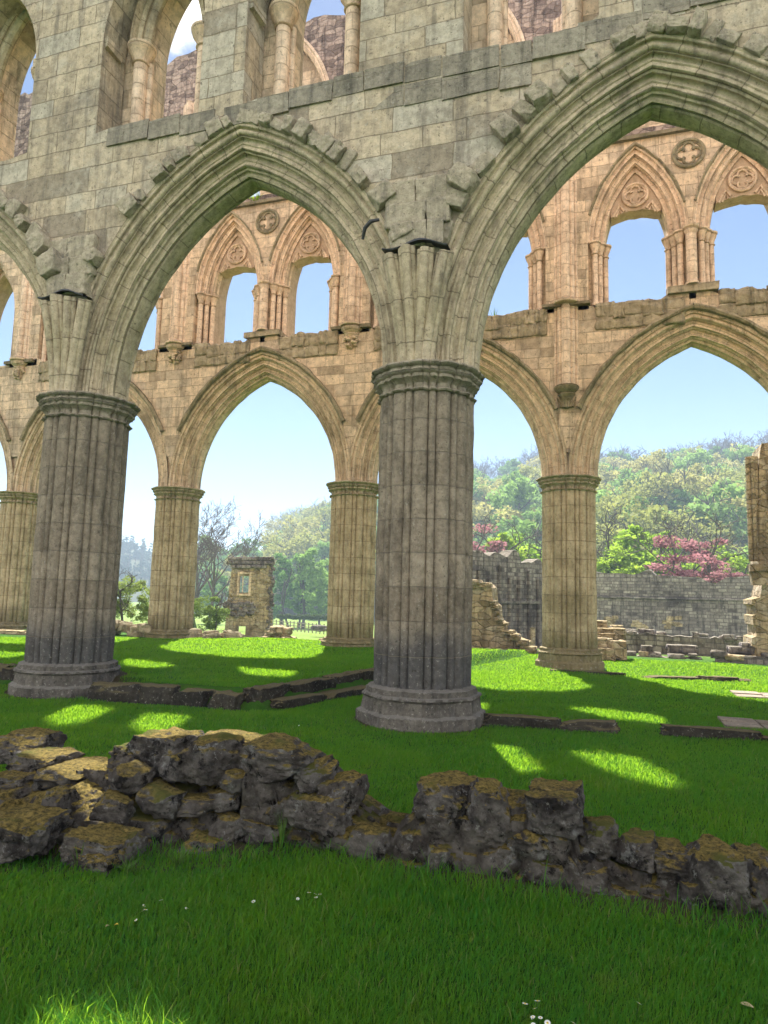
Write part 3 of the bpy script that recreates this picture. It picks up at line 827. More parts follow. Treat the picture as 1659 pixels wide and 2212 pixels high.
# ================================================================== FOREGROUND RUBBLE WALL
rub = thing('rubble_wall', (-1.2, 4.7, 0), 'low broken rubble wall of mossy rough stones across the foreground grass', 'rubble wall')
TOPS = [(-200, 1570), (0, 1598), (60, 1612), (115, 1650), (190, 1668), (240, 1650), (300, 1606), (400, 1592), (520, 1604), (640, 1618), (655, 1655), (705, 1668), (760, 1722), (830, 1764), (880, 1772), (897, 1735), (950, 1700), (1010, 1694), (1080, 1712), (1180, 1718), (1240, 1724), (1258, 1782), (1310, 1797), (1340, 1822), (1480, 1848), (1560, 1845), (1610, 1868), (1700, 1862), (1900, 1880)]
CREST = []
for x, y in TOPS:
    Y = 4.95 if x > 250 else 4.95-.25*(250-x)/250
    p = at_y(x, y, Y); CREST.append((p.x, max(.06, p.z)))
def crest(x):
    if x <= CREST[0][0]: return CREST[0][1]
    for (a, b), (c, d) in zip(CREST, CREST[1:]):
        if a <= x <= c: return b+(d-b)*(x-a)/(c-a)
    return CREST[-1][1]
P = []; core = MB()
for i in range(360):
    x = -4.5+7.0*i/359; H = crest(x)-.02; fy = foot_y(x)+.06; by = max(fy+.66, 5.08) if x > -2.6 else 4.95
    row = []
    for t in np.linspace(0, 1, 46):
        if t < .45: y = fy+.16*t; z = -.1+(H+.06)*(t/.45)**.9
        elif t < .75: y = fy+.07+(by-fy-.09)*(t-.45)/.3; z = H+.02*math.sin(t*20)
        else: y = by-.02+.04*(t-.75); z = H*(1-(t-.75)/.25)-.1*((t-.75)/.25)
        if x < -2.5 and t < .75:
            slope = max(0, min(1, (y-fy)/.85)); z = min(z, -.1+.14+slope*.95*H)
        q = Vector((x*4.4, y*4.4, z*5.6)); cr = noise.voronoi(q)[0]; cr2 = noise.voronoi(q*2.3)[0]
        d = .05*noise.fractal(q, .8, 2.1, 5)+.20*(min(.32, cr[1]-cr[0])-.18)+.06*(min(.3, cr2[1]-cr2[0])-.15)
        row.append((x+d*.3, y-d, z+d*.5))
    P.append(row)
core.grid(P); core.build('wall_core', M_rubble, rub, smooth=50)
NST = 0
def vstone(x0, y0, x1, y1, Y, depth, box=.6, amp=.12, parent=rub, sub=4, tilt=0):
    global NST
    box = min(.92, box+.15)
    NST += 1
    c = at_y((x0+x1)/2, (y0+y1)/2, Y); a = at_y(x0, (y0+y1)/2, Y); b = at_y(x1, (y0+y1)/2, Y)
    t = at_y((x0+x1)/2, y0, Y); u = at_y((x0+x1)/2, y1, Y)
    return rock('stone', (c.x, Y+depth*.3, c.z), (abs(b.x-a.x)/2*1.0, depth/2, abs(t.z-u.z)/2*1.0), NST*1.37, M_rubble, parent, box=box, amp=amp, rz=rng.uniform(-.2, .2), sub=5, tilt=tilt+rng.uniform(-.06, .06), f=2.8, facets=12)
BIG = [(243, 1612, 305, 1665, 4.60, .35, .6), (285, 1586, 412, 1668, 4.62, .5, .6), (388, 1598, 502, 1697, 4.52, .5, .25), (495, 1605, 656, 1684, 4.6, .6, .6), (420, 1588, 560, 1640, 4.85, .4, .6),
       (640, 1648, 710, 1710, 4.65, .4, .7), (690, 1678, 768, 1765, 4.65, .4, .5), (620, 1725, 740, 1800, 4.5, .3, .7),
       (-30, 1588, 78, 1650, 4.85, .5, .5), (20, 1632, 116, 1684, 4.6, .4, .8), (-40, 1672, 70, 1720, 4.4, .5, .7), (60, 1660, 200, 1715, 4.5, .6, .6), (150, 1660, 255, 1720, 4.55, .4, .6), (185, 1660, 255, 1750, 4.5, .3, .8), (240, 1665, 300, 1730, 4.5, .3, .8), (100, 1715, 190, 1780, 4.2, .35, .6),
       (893, 1690, 1012, 1775, 4.62, .5, .7), (1000, 1704, 1092, 1805, 4.55, .4, .7), (1138, 1716, 1254, 1800, 4.55, .5, .8), (1080, 1730, 1150, 1800, 4.62, .3, .3), (950, 1690, 1060, 1730, 4.85, .35, .6), (1090, 1792, 1150, 1850, 4.55, .3, .3),
       (1248, 1782, 1335, 1850, 4.6, .4, .5), (1335, 1818, 1420, 1880, 4.55, .35, .7), (1400, 1838, 1500, 1890, 4.6, .4, .6), (1475, 1842, 1612, 1965, 4.55, .45, .55), (1590, 1860, 1720, 1970, 4.6, .5, .6), (1700, 1862, 1850, 1960, 4.6, .5, .6)]
for b in BIG: vstone(b[0], b[1], b[2], b[3], b[4], b[5], b[6])
x = -3.9
while x < 2.0 and NST < 99:
    H = crest(x); z = .02
    while z < H-.12 and NST < 99:
        hx = rng.uniform(.07, .16); hz = rng.uniform(.05, .10)
        if rng.random() < .8:
            NST += 1
            yy = foot_y(x)+.155+.05*z+(max(0, z-.15)*.55 if x < -2.6 else 0)+rng.uniform(-.03, .05)
            rock('stone', (x+rng.uniform(-.06, .06), yy, z+hz*.7), (hx, rng.uniform(.1, .16), hz), NST*1.37, M_rubble, rub, box=rng.choice((.6, .75, .88)), amp=.13, sub=4, f=2.6, facets=11, rz=rng.uniform(-.3, .3), tilt=rng.uniform(-.2, .2))
        z += hz*2.1
    x += rng.uniform(.2, .32)
# loose stones in front
def loose(x0, y0, x1, y1, Y, d, label, box=.7, tilt=0):
    o = vstone(x0, y0, x1, y1, Y, d, box, .12, None, 4, tilt); o.name = 'loose_stone'
    return tag(o, label, 'stone')
loose(-60, 1768, 70, 1850, 3.62, .4, 'squarish mossy boulder at the left edge in front of the rubble wall', .85)
loose(145, 1808, 258, 1876, 3.82, .36, 'tilted sunlit slab of stone lying before the wall at lower left', .8, .18)
loose(375, 1812, 470, 1872, 4.25, .3, 'small mossy stone at the foot of the tallest part of the rubble wall', .5)
loose(165, 1850, 240, 1885, 3.72, .2, 'low flat stone just in front of the tilted sunlit slab', .7)

# ================================================================== GRASS BLADES
def vnoise(x, y, f, seed=0):
    xi = np.floor(x*f).astype(np.int64); yi = np.floor(y*f).astype(np.int64)
    fx = x*f-xi; fy = y*f-yi
    def h(a, b):
        v = (a*374761393+b*668265263+seed*1442695) & 0x7fffffff
        v = ((v ^ (v >> 13))*1274126177) & 0x7fffffff
        return (v & 0xffff)/65535.
    ux = fx*fx*(3-2*fx); uy = fy*fy*(3-2*fy)
    return (h(xi, yi)*(1-ux)+h(xi+1, yi)*ux)*(1-uy)+(h(xi, yi+1)*(1-ux)+h(xi+1, yi+1)*ux)*uy
def wedge(r0, r1, dens, a0=-56, a1=24):
    A0, A1 = math.radians(a0), math.radians(a1)
    n = int(.5*(A1-A0)*(r1*r1-r0*r0)*dens)
    r = np.sqrt(nrg.uniform(r0*r0, r1*r1, n)); a = nrg.uniform(A0, A1, n)
    return r*np.sin(a), r*np.cos(a), r
XS, YS, RS = [], [], []
for r0, r1, d in ((1.5, 3.2, 15000), (3.2, 5.2, 11000), (5.2, 8, 5200), (8, 12, 3400), (12, 17, 1900), (17, 22.5, 900)):
    x, y, r = wedge(r0, r1, d); XS.append(x); YS.append(y); RS.append(r)
gxx, gyy, grr = np.concatenate(XS), np.concatenate(YS), np.concatenate(RS)
fyv = np.interp(gxx, [p[0] for p in FOOT], [p[1] for p in FOOT])
keep = np.ones(len(gxx), bool)
dw = gyy-fyv
keep &= ~((dw > .02) & (dw < np.where(gxx < -2.6, 1.2, .72)))
keep &= ~((gxx < -2.3) & (dw > -.5) & (dw <= .02) & (nrg.random(len(gxx)) < .55))
keep &= ~((dw > -.22) & (dw <= .02) & (nrg.random(len(gxx)) < .75+.25*(dw/.22)))
for px, py in [(PA, YN), (PB, YN)]+[(x, YF) for x in FARX]:
    keep &= np.hypot(gxx-px, gyy-py) > .93
keep &= ~((gxx > -7.9) & (gxx < -5.0) & (gyy > 9.05) & (gyy < 9.55))
keep &= ~((gxx > -1.7) & (gxx < 0) & (abs(gyy-(9.72+.15*(gxx+1.75))) < .14))
keep &= ~((gxx > .55) & (gxx < 3) & (abs(gyy-(10.05+.1*(gxx-.58))) < .13))
keep &= ~((gxx > 1.42) & (gxx < 3.5) & (gyy > 10.95) & (gyy < 11.75))
keep &= ~((gxx > 2.1) & (gxx < 4.2) & (gyy > 14.55) & (gyy < 15.35))
xb = -5.0+.19*(gyy-9.4)
keep &= ~((abs(gxx-xb-.06) < .36) & (gyy > 9.2) & (gyy < 13.7))
keep &= ~((gxx < -3) & (gyy > 20.0))
gxx, gyy, grr, dw = gxx[keep], gyy[keep], grr[keep], dw[keep]
N = len(gxx)
gz = np.array([ground_z(float(a), float(b)) for a, b in zip(gxx, gyy)], np.float32)
cl = vnoise(gxx, gyy, 2.2, 3); cl2 = vnoise(gxx, gyy, 7., 9)
hgt = (.020+.026*nrg.random(N))*(.55+.7*cl+.45*cl2)
tall = nrg.random(N) < np.where(vnoise(gxx, gyy, 1.3, 5) > .62, .12, .012)
hgt = np.where(tall & (grr < 8), hgt*1.9, hgt)
edge = (dw > -.3) & (dw < 0.03); hgt = np.where(edge & (nrg.random(N) < .3), hgt*1.8, hgt)
hgt = np.where((gyy < 2.5) & (gxx < -.9), hgt*1.9, hgt)
wid = .0036*np.maximum(.75, np.minimum(grr/3., 1.6+(grr-4.8)*.11))*(.7+.6*nrg.random(N))*np.where(grr > 5, .9, 1)
ang = nrg.uniform(0, 2*PI, N); lean = nrg.uniform(.15, .95, N)*hgt*1.15
ld = ang+nrg.normal(0, .6, N)
lx, ly = np.cos(ld)*lean+.008, np.sin(ld)*lean
wx, wy = -np.sin(ang)*wid*.5, np.cos(ang)*wid*.5
V = np.zeros((N, 5, 3), np.float32)
V[:, 0] = np.stack([gxx-wx, gyy-wy, gz-.005], -1); V[:, 1] = np.stack([gxx+wx, gyy+wy, gz-.005], -1)
V[:, 2] = np.stack([gxx+lx*.32+wx*.85, gyy+ly*.32+wy*.85, gz+hgt*.62], -1); V[:, 3] = np.stack([gxx+lx*.32-wx*.85, gyy+ly*.32-wy*.85, gz+hgt*.62], -1)
V[:, 4] = np.stack([gxx+lx, gyy+ly, gz+hgt], -1)
b = np.arange(N)[:, None]*5
UVb = np.repeat(np.stack([nrg.random(N), np.zeros(N)], -1)[:, None], 5, 1).reshape(-1, 2)
grass = np_mesh('grass', V.reshape(-1, 3), [b+np.array([[0, 1, 2, 3]]), b+np.array([[3, 2, 4]])], M_grass, uv=UVb)
tag(grass, 'short green lawn grass with sunlit patches and deep shade', 'grass', kind='stuff')
print('grass blades', N)

# ================================================================== SMALL PLANTS
M_daisyw = simple_mat('daisy_petals', (.75, .75, .73), (.85, .85, .83), 40, .7, .2, .2)
M_daisyy = simple_mat('daisy_centre', (.6, .4, .03), (.7, .5, .05), 40, .7)
M_stem = simple_mat('stem', (.06, .13, .015), (.1, .19, .03), 20, .6, .3, .3)
def make_daisy():
    t = thing('daisy', (0, 0, 0), 'x', 'daisy')
    s = MB(); s.tube([(0, 0, 0), (.004, 0, .03), (0, .004, .062)], .0016, 5); s.build('stem', M_stem, t)
    p = MB()
    for k in range(14):
        a = 2*PI*k/14; ca, sa = math.cos(a), math.sin(a)
        def q(r, w, z): return (r*ca-w*sa, r*sa+w*ca, .063+z)
        p.add([q(.003, -.0015, 0), q(.013, -.0032, .002), q(.017, 0, .001), q(.013, .0032, .002), q(.003, .0015, 0)], [(0, 1, 2, 3, 4)])
    p.build('petals', M_daisyw, t)
    c = MB(); c.lathe((0, 0, .063), [(.0055, 0), (.005, .003), (.002, .0045)], 10); c.build('centre', M_daisyy, t)
    return t
dz = make_daisy(); first = True
DAISY = [('white daisy in the loose group on the shaded grass at lower left', 'daisies at lower left', [(303, 1941), (351, 1937), (311, 1959), (318, 1953), (298, 1973), (400, 1948), (551, 1934)]),
         ('white daisy in the little group below the middle of the rubble wall', 'daisies below the wall', [(643, 1926), (668, 1922), (677, 1919), (692, 1925), (684, 1930)]),
         ('white daisy in the bright cluster at the bottom right of the lawn', 'daisies at bottom right', [(1132, 2166), (1163, 2162), (1164, 2172), (1155, 2186), (1162, 2184), (1168, 2186), (1154, 2200), (1184, 2196), (1194, 2203), (1230, 2202), (1164, 2207), (1250, 2206), (1372, 2162)]),
         ('white daisy in the shaded grass between wall and left pier', 'daisies behind the wall', [(90, 1581), (98, 1583), (106, 1582), (648, 1562), (918, 1530+40)]),]
for lab, grp, pts in DAISY:
    for x, y in pts:
        p = at_z(x, y, .07)
        o = dz if first else copy_tree(dz); first = False
        o.location = (p.x, p.y, ground_z(p.x, p.y)); o.rotation_euler = (rng.uniform(-.7, .2), rng.uniform(-.4, .4), rng.uniform(0, 6)); s = rng.uniform(.55, .8); o.scale = (s, s, s)
        tag(o, lab, 'daisy', grp)
def leaf_on_grass(x, y, L, mat, label, rz):
    p = at_z(x, y, .05); m = MB(); P = []
    for i in range(7):
        t = i/6; w = .3*L*math.sin(PI*(.06+.88*t)); zz = .04+.006*math.sin(t*3)
        P.append([(p.x+math.cos(rz)*(t-.5)*L-math.sin(rz)*w*k, p.y+math.sin(rz)*(t-.5)*L+math.cos(rz)*w*k, zz+abs(k)*.004) for k in (-1, 0, 1)])
    m.grid(P); o = m.build('fallen_leaf', mat, None, 60); tag(o, label, 'leaf')
M_yel = simple_mat('yellow_leaf', (.6, .38, .03), (.7, .5, .08), 30); M_dry = simple_mat('dry_leaf', (.35, .27, .15), (.5, .4, .25), 30)
leaf_on_grass(252, 1995, .022, M_yel, 'small yellow petal-like leaf on the dark grass at lower left', .5)
leaf_on_grass(232, 1998, .024, M_dry, 'dry buff leaf lying beside the yellow leaf', 1.2)
leaf_on_grass(1612, 2168, .055, M_dry, 'long pale dry leaf on the grass at the bottom right', -.3)
def tuft(name, x, y, z, n, h, spread, label, wd=.006, mat=None, cat='plant'):
    m = MB()
    for k in range(n):
        a = rng.uniform(0, 2*PI); r = rng.uniform(0, spread*.3); hh = h*rng.uniform(.6, 1.1); l = rng.uniform(.2, 1)*spread; w = wd*rng.uniform(.7, 1.2)
        bx, by = x+r*math.cos(a), y+r*math.sin(a); P = []
        for i in range(6):
            t = i/5; ww = w*(1-t**2)*.5+.0004
            cx, cy, cz = bx+math.cos(a)*l*t**1.7, by+math.sin(a)*l*t**1.7, z+hh*t*(1-.18*t*l/h)
            P.append([(cx-math.sin(a)*ww, cy+math.cos(a)*ww, cz), (cx+math.sin(a)*ww, cy-math.cos(a)*ww, cz)])
        m.grid(P)
    o = m.build(name, mat or M_stem, None, 60); return tag(o, label, cat)
p = at_z(610, 1828, .0); tuft('grass_tuft', p.x, p.y-.03, 0, 26, .24, .12, 'upright grass tuft at the foot of the rubble wall near its middle')
p = at_z(172, 1852, .05); tuft('grass_tuft', p.x, p.y, 0, 9, .17, .08, 'pale iris-like tuft of blades between the two loose stones', .012)
p = at_z(395, 1868, .0); tuft('grass_tuft', p.x, p.y-.05, 0, 40, .13, .12, 'sunlit grass tuft right of the tilted loose slab')
p = at_z(285, 1880, .0); tuft('grass_tuft', p.x, p.y-.05, 0, 40, .09, .12, 'short sunlit tuft below the tilted loose slab')
p = at_z(1605, 1985, .0); tuft('grass_tuft', p.x, p.y, 0, 40, .16, .16, 'sunlit seeding grass tuft at the right end of the wall')
p = at_z(1445, 1950, .0); tuft('nettle_clump', p.x, p.y, 0, 45, .10, .09, 'low dark green weed clump against the right part of the wall', .016)
q = at_y(552, 438, YF-.55); tuft('wall_weed', q.x, q.y, 13.98, 26, .42, .32, 'sunlit weed tuft growing on the far arcade ledge under the left arch point', .03, M_leaf_lime)
q = at_y(1068, 688, YF-.3); tuft('wall_weed', q.x, q.y, 9.45, 10, .36, .2, 'small weed sprig against the sky on the far ledge', .02)
q = at_y(494, 735, YF-.3); tuft('wall_weed', q.x, q.y, 9.45, 8, .3, .15, 'tiny weed in the left gallery window sill of the far arcade', .02)

# ================================================================== RUINS BEYOND THE FAR ARCADE
def ragged(x0, x1, z0, heights, step=.25, j=.12):
    """polygon with ragged top following (x,z) list"""
    pts = [(x0, z0), (x1, z0)]; x = x1
    xs = [h[0] for h in heights]; zs = [h[1] for h in heights]
    while x > x0:
        pts.append((x, float(np.interp(x, xs, zs))+rng.uniform(-j, j))); x -= rng.uniform(step*.6, step*1.4)
    pts.append((x0, float(np.interp(x0, xs, zs))))
    return pts
def local_slab(poly, holes, th, org, rz):
    m = MB(); slab(m, poly, holes, -th/2, th/2)
    M = Matrix.Translation(org) @ Matrix.Rotation(rz, 4, 'Z'); m.v = [tuple(M @ Vector(p)) for p in m.v]; return m
def stone_pile(name, c, w, d, h, n, label, mat=M_buff, cat='rubble', group=None):
    t = thing(name, c, label, cat, group)
    for k in range(n):
        u = rng.uniform(-1, 1); v = rng.uniform(-1, 1); s = rng.uniform(.6, 1.3)
        z = rng.random()**1.4*h*(1-.7*u*u)
        rock('stone', (c[0]+u*w/2, c[1]+v*d/2, c[2]+z), (.2*s*min(1, w), .16*s*min(1, w), .11*s), rng.random()*90, mat, t, sub=3, box=.65, amp=.2, rz=rng.uniform(0, 3), tilt=rng.uniform(-.15, .15))
    return t
# tall fragment with a window
D = 38.; c = at_d(535, 1372, D); g = ground_z(c.x, c.y); sc = D/CF
T = thing('ruin_tower', (c.x, c.y, g), 'tall narrow ruined wall fragment with a small window hole, out in the meadow', 'ruin')
hw = 45*sc; zt = at_d(535, 1206, D).z
az = math.atan2(-c.x, c.y)
def XZ(x, y): p = at_d(x, y, D); return ((x-535)*sc, p.z-g)
win = [XZ(514, 1244), XZ(532, 1244), XZ(532, 1280), XZ(514, 1280)]
hole = [XZ(512, 1349), XZ(524, 1349), XZ(524, 1366), XZ(512, 1366)]
hole = [XZ(516, 1352), XZ(530, 1352), XZ(530, 1372), XZ(516, 1372)]
pol = [XZ(487, 1385), XZ(583, 1385), XZ(584, 1345), XZ(580, 1310), XZ(583, 1290), XZ(578, 1240), XZ(577, 1215), XZ(574, 1204), XZ(562, 1208), XZ(548, 1203), XZ(535, 1207), XZ(520, 1202), XZ(508, 1208), XZ(497, 1203), XZ(492, 1214), XZ(496, 1228), XZ(494, 1260), XZ(492, 1290), XZ(487, 1310), XZ(489, 1340)]
local_slab(pol, [win, hole], 1.1, (c.x, c.y, g), az).build('wall', M_buff, T, smooth=None)
m = MB()
for x in range(490, 580, 7):
    for yy in (1208, 1216, 1224):
        if yy > 1216 and (x < 500 or x > 560): continue
        u, v = XZ(x+rng.uniform(-3, 3), yy); rock_mesh(m, (u, -.55, v), (.14, .16, .1), rng.random()*60, sub=2, box=.6, amp=.25)
for x in range(488, 545, 6):
    for yy in (1308, 1318, 1327):
        u, v = XZ(x+rng.uniform(-3, 3), yy+rng.uniform(-6, 3)); rock_mesh(m, (u, -.52, v), (.13, .14, .1), rng.random()*60, sub=2, box=.6, amp=.25)
for yy in range(1215, 1370, 7):
    u, v = XZ(578+rng.uniform(-3, 4), yy); rock_mesh(m, (u, -.3, v), (.12, .3, .11), rng.random()*60, sub=2, box=.6, amp=.25)
Mx = Matrix.Translation((c.x, c.y, g)) @ Matrix.Rotation(az, 4, 'Z'); m.v = [tuple(Mx @ Vector(p)) for p in m.v]; m.build('broken_facing', M_grey, T)
m = MB()
for (xa, ya, xb, yb, o) in ((509, 1240, 513, 1284, .06), (532, 1240, 537, 1284, .06), (509, 1236, 537, 1241, .09), (509, 1282, 537, 1287, .09), (519, 1244, 521, 1280, -.2)):
    (u0, v0), (u1, v1) = XZ(xa, ya), XZ(xb, yb); m.box(((u0+u1)/2, -.54-o/2, (v0+v1)/2), (abs(u1-u0)/2, .08, abs(v1-v0)/2))
m.v = [tuple(Mx @ Vector(p)) for p in m.v]; m.build('window_frame', M_fwall, T)
# long grey wall at right
def wall_between(name, pa, pb, tops, zb, th, mat, label, cat='ruined wall', step=.3, j=.12):
    """pa, pb world xy; tops list (t 0..1, z)"""
    L = math.hypot(pb[0]-pa[0], pb[1]-pa[1]); rz = math.atan2(pb[1]-pa[1], pb[0]-pa[0])
    t = thing(name, (pa[0], pa[1], 0), label, cat)
    m = MB(); pol = ragged(0, L, zb, [(a*L, b) for a, b in tops], step, j); slab(m, pol, [], -th/2, th/2)
    Mx = Matrix.Translation((pa[0], pa[1], 0)) @ Matrix.Rotation(rz, 4, 'Z'); m.v = [tuple(Mx @ Vector(p)) for p in m.v]
    m.build('wall', mat, t, smooth=None)
    return t, Mx, L
D = 46.
pa, pb = at_d(1240, 1380, D), at_d(1720, 1390, D*.97)
def ht(x, y, dd=D): return at_d(x, y, dd).z
tops = [((x-1240)/480, ht(x, y)) for x, y in ((1240, 1232), (1300, 1236), (1330, 1240), (1400, 1243), (1408, 1232), (1425, 1233), (1440, 1246), (1500, 1246), (1545, 1250), (1552, 1262), (1575, 1262), (1582, 1250), (1640, 1246), (1720, 1246))]
gw, Mx, L = wall_between('stone_wall', (pa.x, pa.y), (pb.x, pb.y), tops, -2.5, .9, M_grey, 'long grey roughly coursed ruined wall at right below the pink tree', step=.5, j=.07)
m = MB(); x = 0
while x < L:
    m.box((x, -.5, ht(1400, 1292)), (.4, .05, .04), j=.02); x += .78
m.v = [tuple(Mx @ Vector(p)) for p in m.v]; m.build('string_course', M_grey, gw)
m = MB()
for x, y in ((1330, 1345), (1405, 1349), (1470, 1344)):
    u = (x-1240)/480*L; z = ht(x, y)
    for k in range(9): rock_mesh(m, (u+rng.uniform(-.45, .45), -.43, z+rng.uniform(-.35, .35)), (.2, .05, .11), rng.random()*60, sub=2, box=.7)
m.v = [tuple(Mx @ Vector(p)) for p in m.v]; m.build('exposed_core', M_buff, gw)
# ruined wall with tall shafts behind the stepped wall
D = 33.
pa, pb = at_d(975, 1370, 31), at_d(1215, 1370, 36)
tops = [((x-975)/240, at_d(x, y, 33).z) for x, y in ((975, 1200), (1020, 1196), (1040, 1205), (1045, 1194), (1060, 1195), (1075, 1205), (1085, 1190), (1098, 1188), (1105, 1212), (1130, 1216), (1135, 1206), (1150, 1206), (1158, 1220), (1165, 1212), (1180, 1215), (1215, 1235))]
sw, Mx, L = wall_between('ruined_chapel_wall', (pa.x, pa.y), (pb.x, pb.y), tops, -1.8, .8, M_grey, 'grey ruined wall with tall broken shafts between the two right piers', step=.22, j=.08)
m = MB()
for k in range(11):
    u = L*(.08+.088*k); zt = at_d(975+240*(.08+.088*k), 1222, 33).z-.2+rng.uniform(-.5, .3)
    m.lathe((u, -.45, -1.6), [(.1, 0), (.1, zt+1.6)], 8); m.lathe((u+.16, -.42, -1.6), [(.05, 0), (.05, zt+1.5)], 6)
m.v = [tuple(Mx @ Vector(p)) for p in m.v]; m.build('wall_shaft', M_grey, sw)
m = MB(); m.box((L/2, -.46, at_d(1090, 1300, 33).z), (L/2, .08, .06)); m.v = [tuple(Mx @ Vector(p)) for p in m.v]; m.build('string_course', M_grey, sw)
m = MB(); m.box((L*.62, -.5, -.55), (.14, .12, .95), j=.02); m.v = [tuple(Mx @ Vector(p)) for p in m.v]; m.build('door_jamb', M_buff, sw)
# warm stepped wall
Y0 = 22.6
T = thing('stepped_wall', (-3.8, Y0, 0), 'warm brown wall stump stepping down to the right, left of the farther right pier', 'ruined wall')
def YP(x, y, Y=Y0): p = at_y(x, y, Y); return (p.x, p.z)
pol = [YP(960, 1420), YP(1140, 1418), YP(1140, 1388), YP(1118, 1380), YP(1105, 1366), YP(1088, 1366), YP(1084, 1345), YP(1076, 1338), YP(1074, 1310), YP(1066, 1302), YP(1063, 1270), YP(1058, 1262), YP(1020, 1255), YP(1000, 1248), YP(960, 1250)]
m = MB(); slab(m, pol, [], Y0-.1, Y0+1.0); m.build('wall', M_buff, T, smooth=None)
for x0, y0, x1, y1 in ((1015, 1252, 1040, 1264), (1035, 1258, 1060, 1270), (1010, 1262, 1050, 1275), (1058, 1296, 1072, 1306), (1062, 1306, 1078, 1316), (1070, 1334, 1086, 1342), (1078, 1344, 1096, 1352), (1084, 1360, 1112, 1372), (1104, 1368, 1124, 1384), (1118, 1380, 1142, 1396), (1126, 1394, 1160, 1412), (1090, 1402, 1160, 1412), (1066, 1318, 1080, 1330), (1066, 1350, 1090, 1362)):
    a, b = YP(x0, y0), YP(x1, y1)
    rock('stone', ((a[0]+b[0])/2, Y0-.1+rng.uniform(0, .3), (a[1]+b[1])/2), (abs(b[0]-a[0])/2, .3, abs(a[1]-b[1])/2), rng.random()*80, M_buff, T, sub=3, box=.75, amp=.15)
# block pile right of the farther pier
T = thing('masonry_block', (.0, 21.8, 0), 'squat stepped block of brown masonry just right of the farther right pier', 'ruin')
for x0, y0, x1, y1, Y in ((1285, 1355, 1352, 1380, 22.4), (1285, 1376, 1325, 1400, 21.9), (1318, 1382, 1354, 1424, 21.8), (1285, 1398, 1330, 1425, 21.6), (1288, 1366, 1335, 1384, 22.2), (1280, 1340, 1312, 1362, 22.8)):
    a, b = YP(x0, y0, Y), YP(x1, y1, Y)
    rock('stone', ((a[0]+b[0])/2, Y, (a[1]+b[1])/2), (abs(b[0]-a[0])/2, .4, abs(a[1]-b[1])/2), rng.random()*80, M_buff, T, sub=4, box=.85, amp=.1)
# low ruined walls in front of the grey wall
def low_wall(x0, yt0, x1, yt1, Dd, label, hh, mat=M_grey):
    pa, pb = at_d(x0, yt0, Dd), at_d(x1, yt1, Dd)
    n = 8; tops = [(k/n, pa.z+(pb.z-pa.z)*k/n+rng.uniform(-.05, .05)) for k in range(n+1)]
    t, Mx, L = wall_between('low_wall', (pa.x, pa.y), (pb.x, pb.y), tops, min(pa.z, pb.z)-hh, .6, mat, label, 'low wall', .22, .05)
    x = .1
    while x < L:
        s = rng.uniform(.1, .28)
        if rng.random() < .75:
            p = Mx @ Vector((x, rng.uniform(-.3, .1), pa.z+(pb.z-pa.z)*x/L+rng.uniform(-.02, .08)))
            rock('stone', p, (s, .2, rng.uniform(.05, .12)), rng.random()*80, M_buff if rng.random() < .4 else mat, t, sub=2, box=.7, amp=.2, rz=math.atan2(pb.y-pa.y, pb.x-pa.x))
        x += s*2
    return t
low_wall(1290, 1352, 1380, 1368, 30, 'rubbly low wall end with grass on top beside the farther right pier', 1.6)
low_wall(1335, 1366, 1650, 1384, 28, 'long low ruined wall in front of the tall grey wall', 1.7)
low_wall(1350, 1416, 1515, 1420, 24.2, 'lowest strip of footing stones at the lawn edge below the long low wall', .5)
low_wall(1545, 1418, 1665, 1420, 23.6, 'short footing of flat blocks at the right edge of the lawn', .5)
T = thing('block_stack', tuple(at_d(1460, 1415, 24.6)), 'pair of squared blocks standing on the footing stones', 'stone block')
for x0, y0, x1, y1 in ((1440, 1392, 1508, 1412), (1385, 1394, 1410, 1414)):
    a, b = YP(x0, y0, 24.3), YP(x1, y1, 24.3)
    rock('stone', ((a[0]+b[0])/2, 24.4, (a[1]+b[1])/2), (abs(b[0]-a[0])/2, .3, abs(a[1]-b[1])/2), rng.random()*80, M_grey, T, sub=4, box=.9, amp=.07)
T = thing('block_stack', tuple(at_d(1600, 1405, 23.8)), 'steps of squared blocks against the broken pier at right edge', 'stone block')
for x0, y0, x1, y1 in ((1572, 1396, 1640, 1412), (1600, 1388, 1640, 1404), (1555, 1410, 1640, 1426)):
    a, b = YP(x0, y0, 23.6), YP(x1, y1, 23.6)
    rock('stone', ((a[0]+b[0])/2, 23.7, (a[1]+b[1])/2), (abs(b[0]-a[0])/2, .3, abs(a[1]-b[1])/2), rng.random()*80, M_grey, T, sub=4, box=.9, amp=.06)
# broken pier at the right edge
Y1 = 23.2
T = thing('broken_pier', (4.6, Y1, 0), 'tall broken stone pier with corbel and toothed edge at the right photo edge', 'ruined pier')
pol = [YP(a, b, Y1) for a, b in ((1618, 1440), (1760, 1440), (1760, 985), (1700, 970), (1675, 955), (1645, 958), (1640, 990), (1640, 1215), (1648, 1262), (1642, 1290), (1624, 1295), (1624, 1305), (1632, 1310), (1632, 1328), (1625, 1330), (1628, 1350), (1634, 1352), (1634, 1375), (1624, 1378), (1624, 1395), (1634, 1400), (1632, 1415), (1620, 1416))]
m = MB(); slab(m, pol, [], Y1, Y1+1.5); m.build('wall', M_buff, T, smooth=None)
m = MB()
for xx, r in ((1626, .09), (1634, .06), (1641, .09)):
    p = at_y(xx, 1212, Y1-.02); q = at_y(xx, 985, Y1-.02)
    m.lathe((p.x, Y1+.1-.1*(xx == 1634), p.z), [(r, 0), (r, q.z-p.z)], 10)
m.build('shaft', M_buff, T)
m = MB(); a, b = YP(1616, 1218, Y1), YP(1662, 1262, Y1)
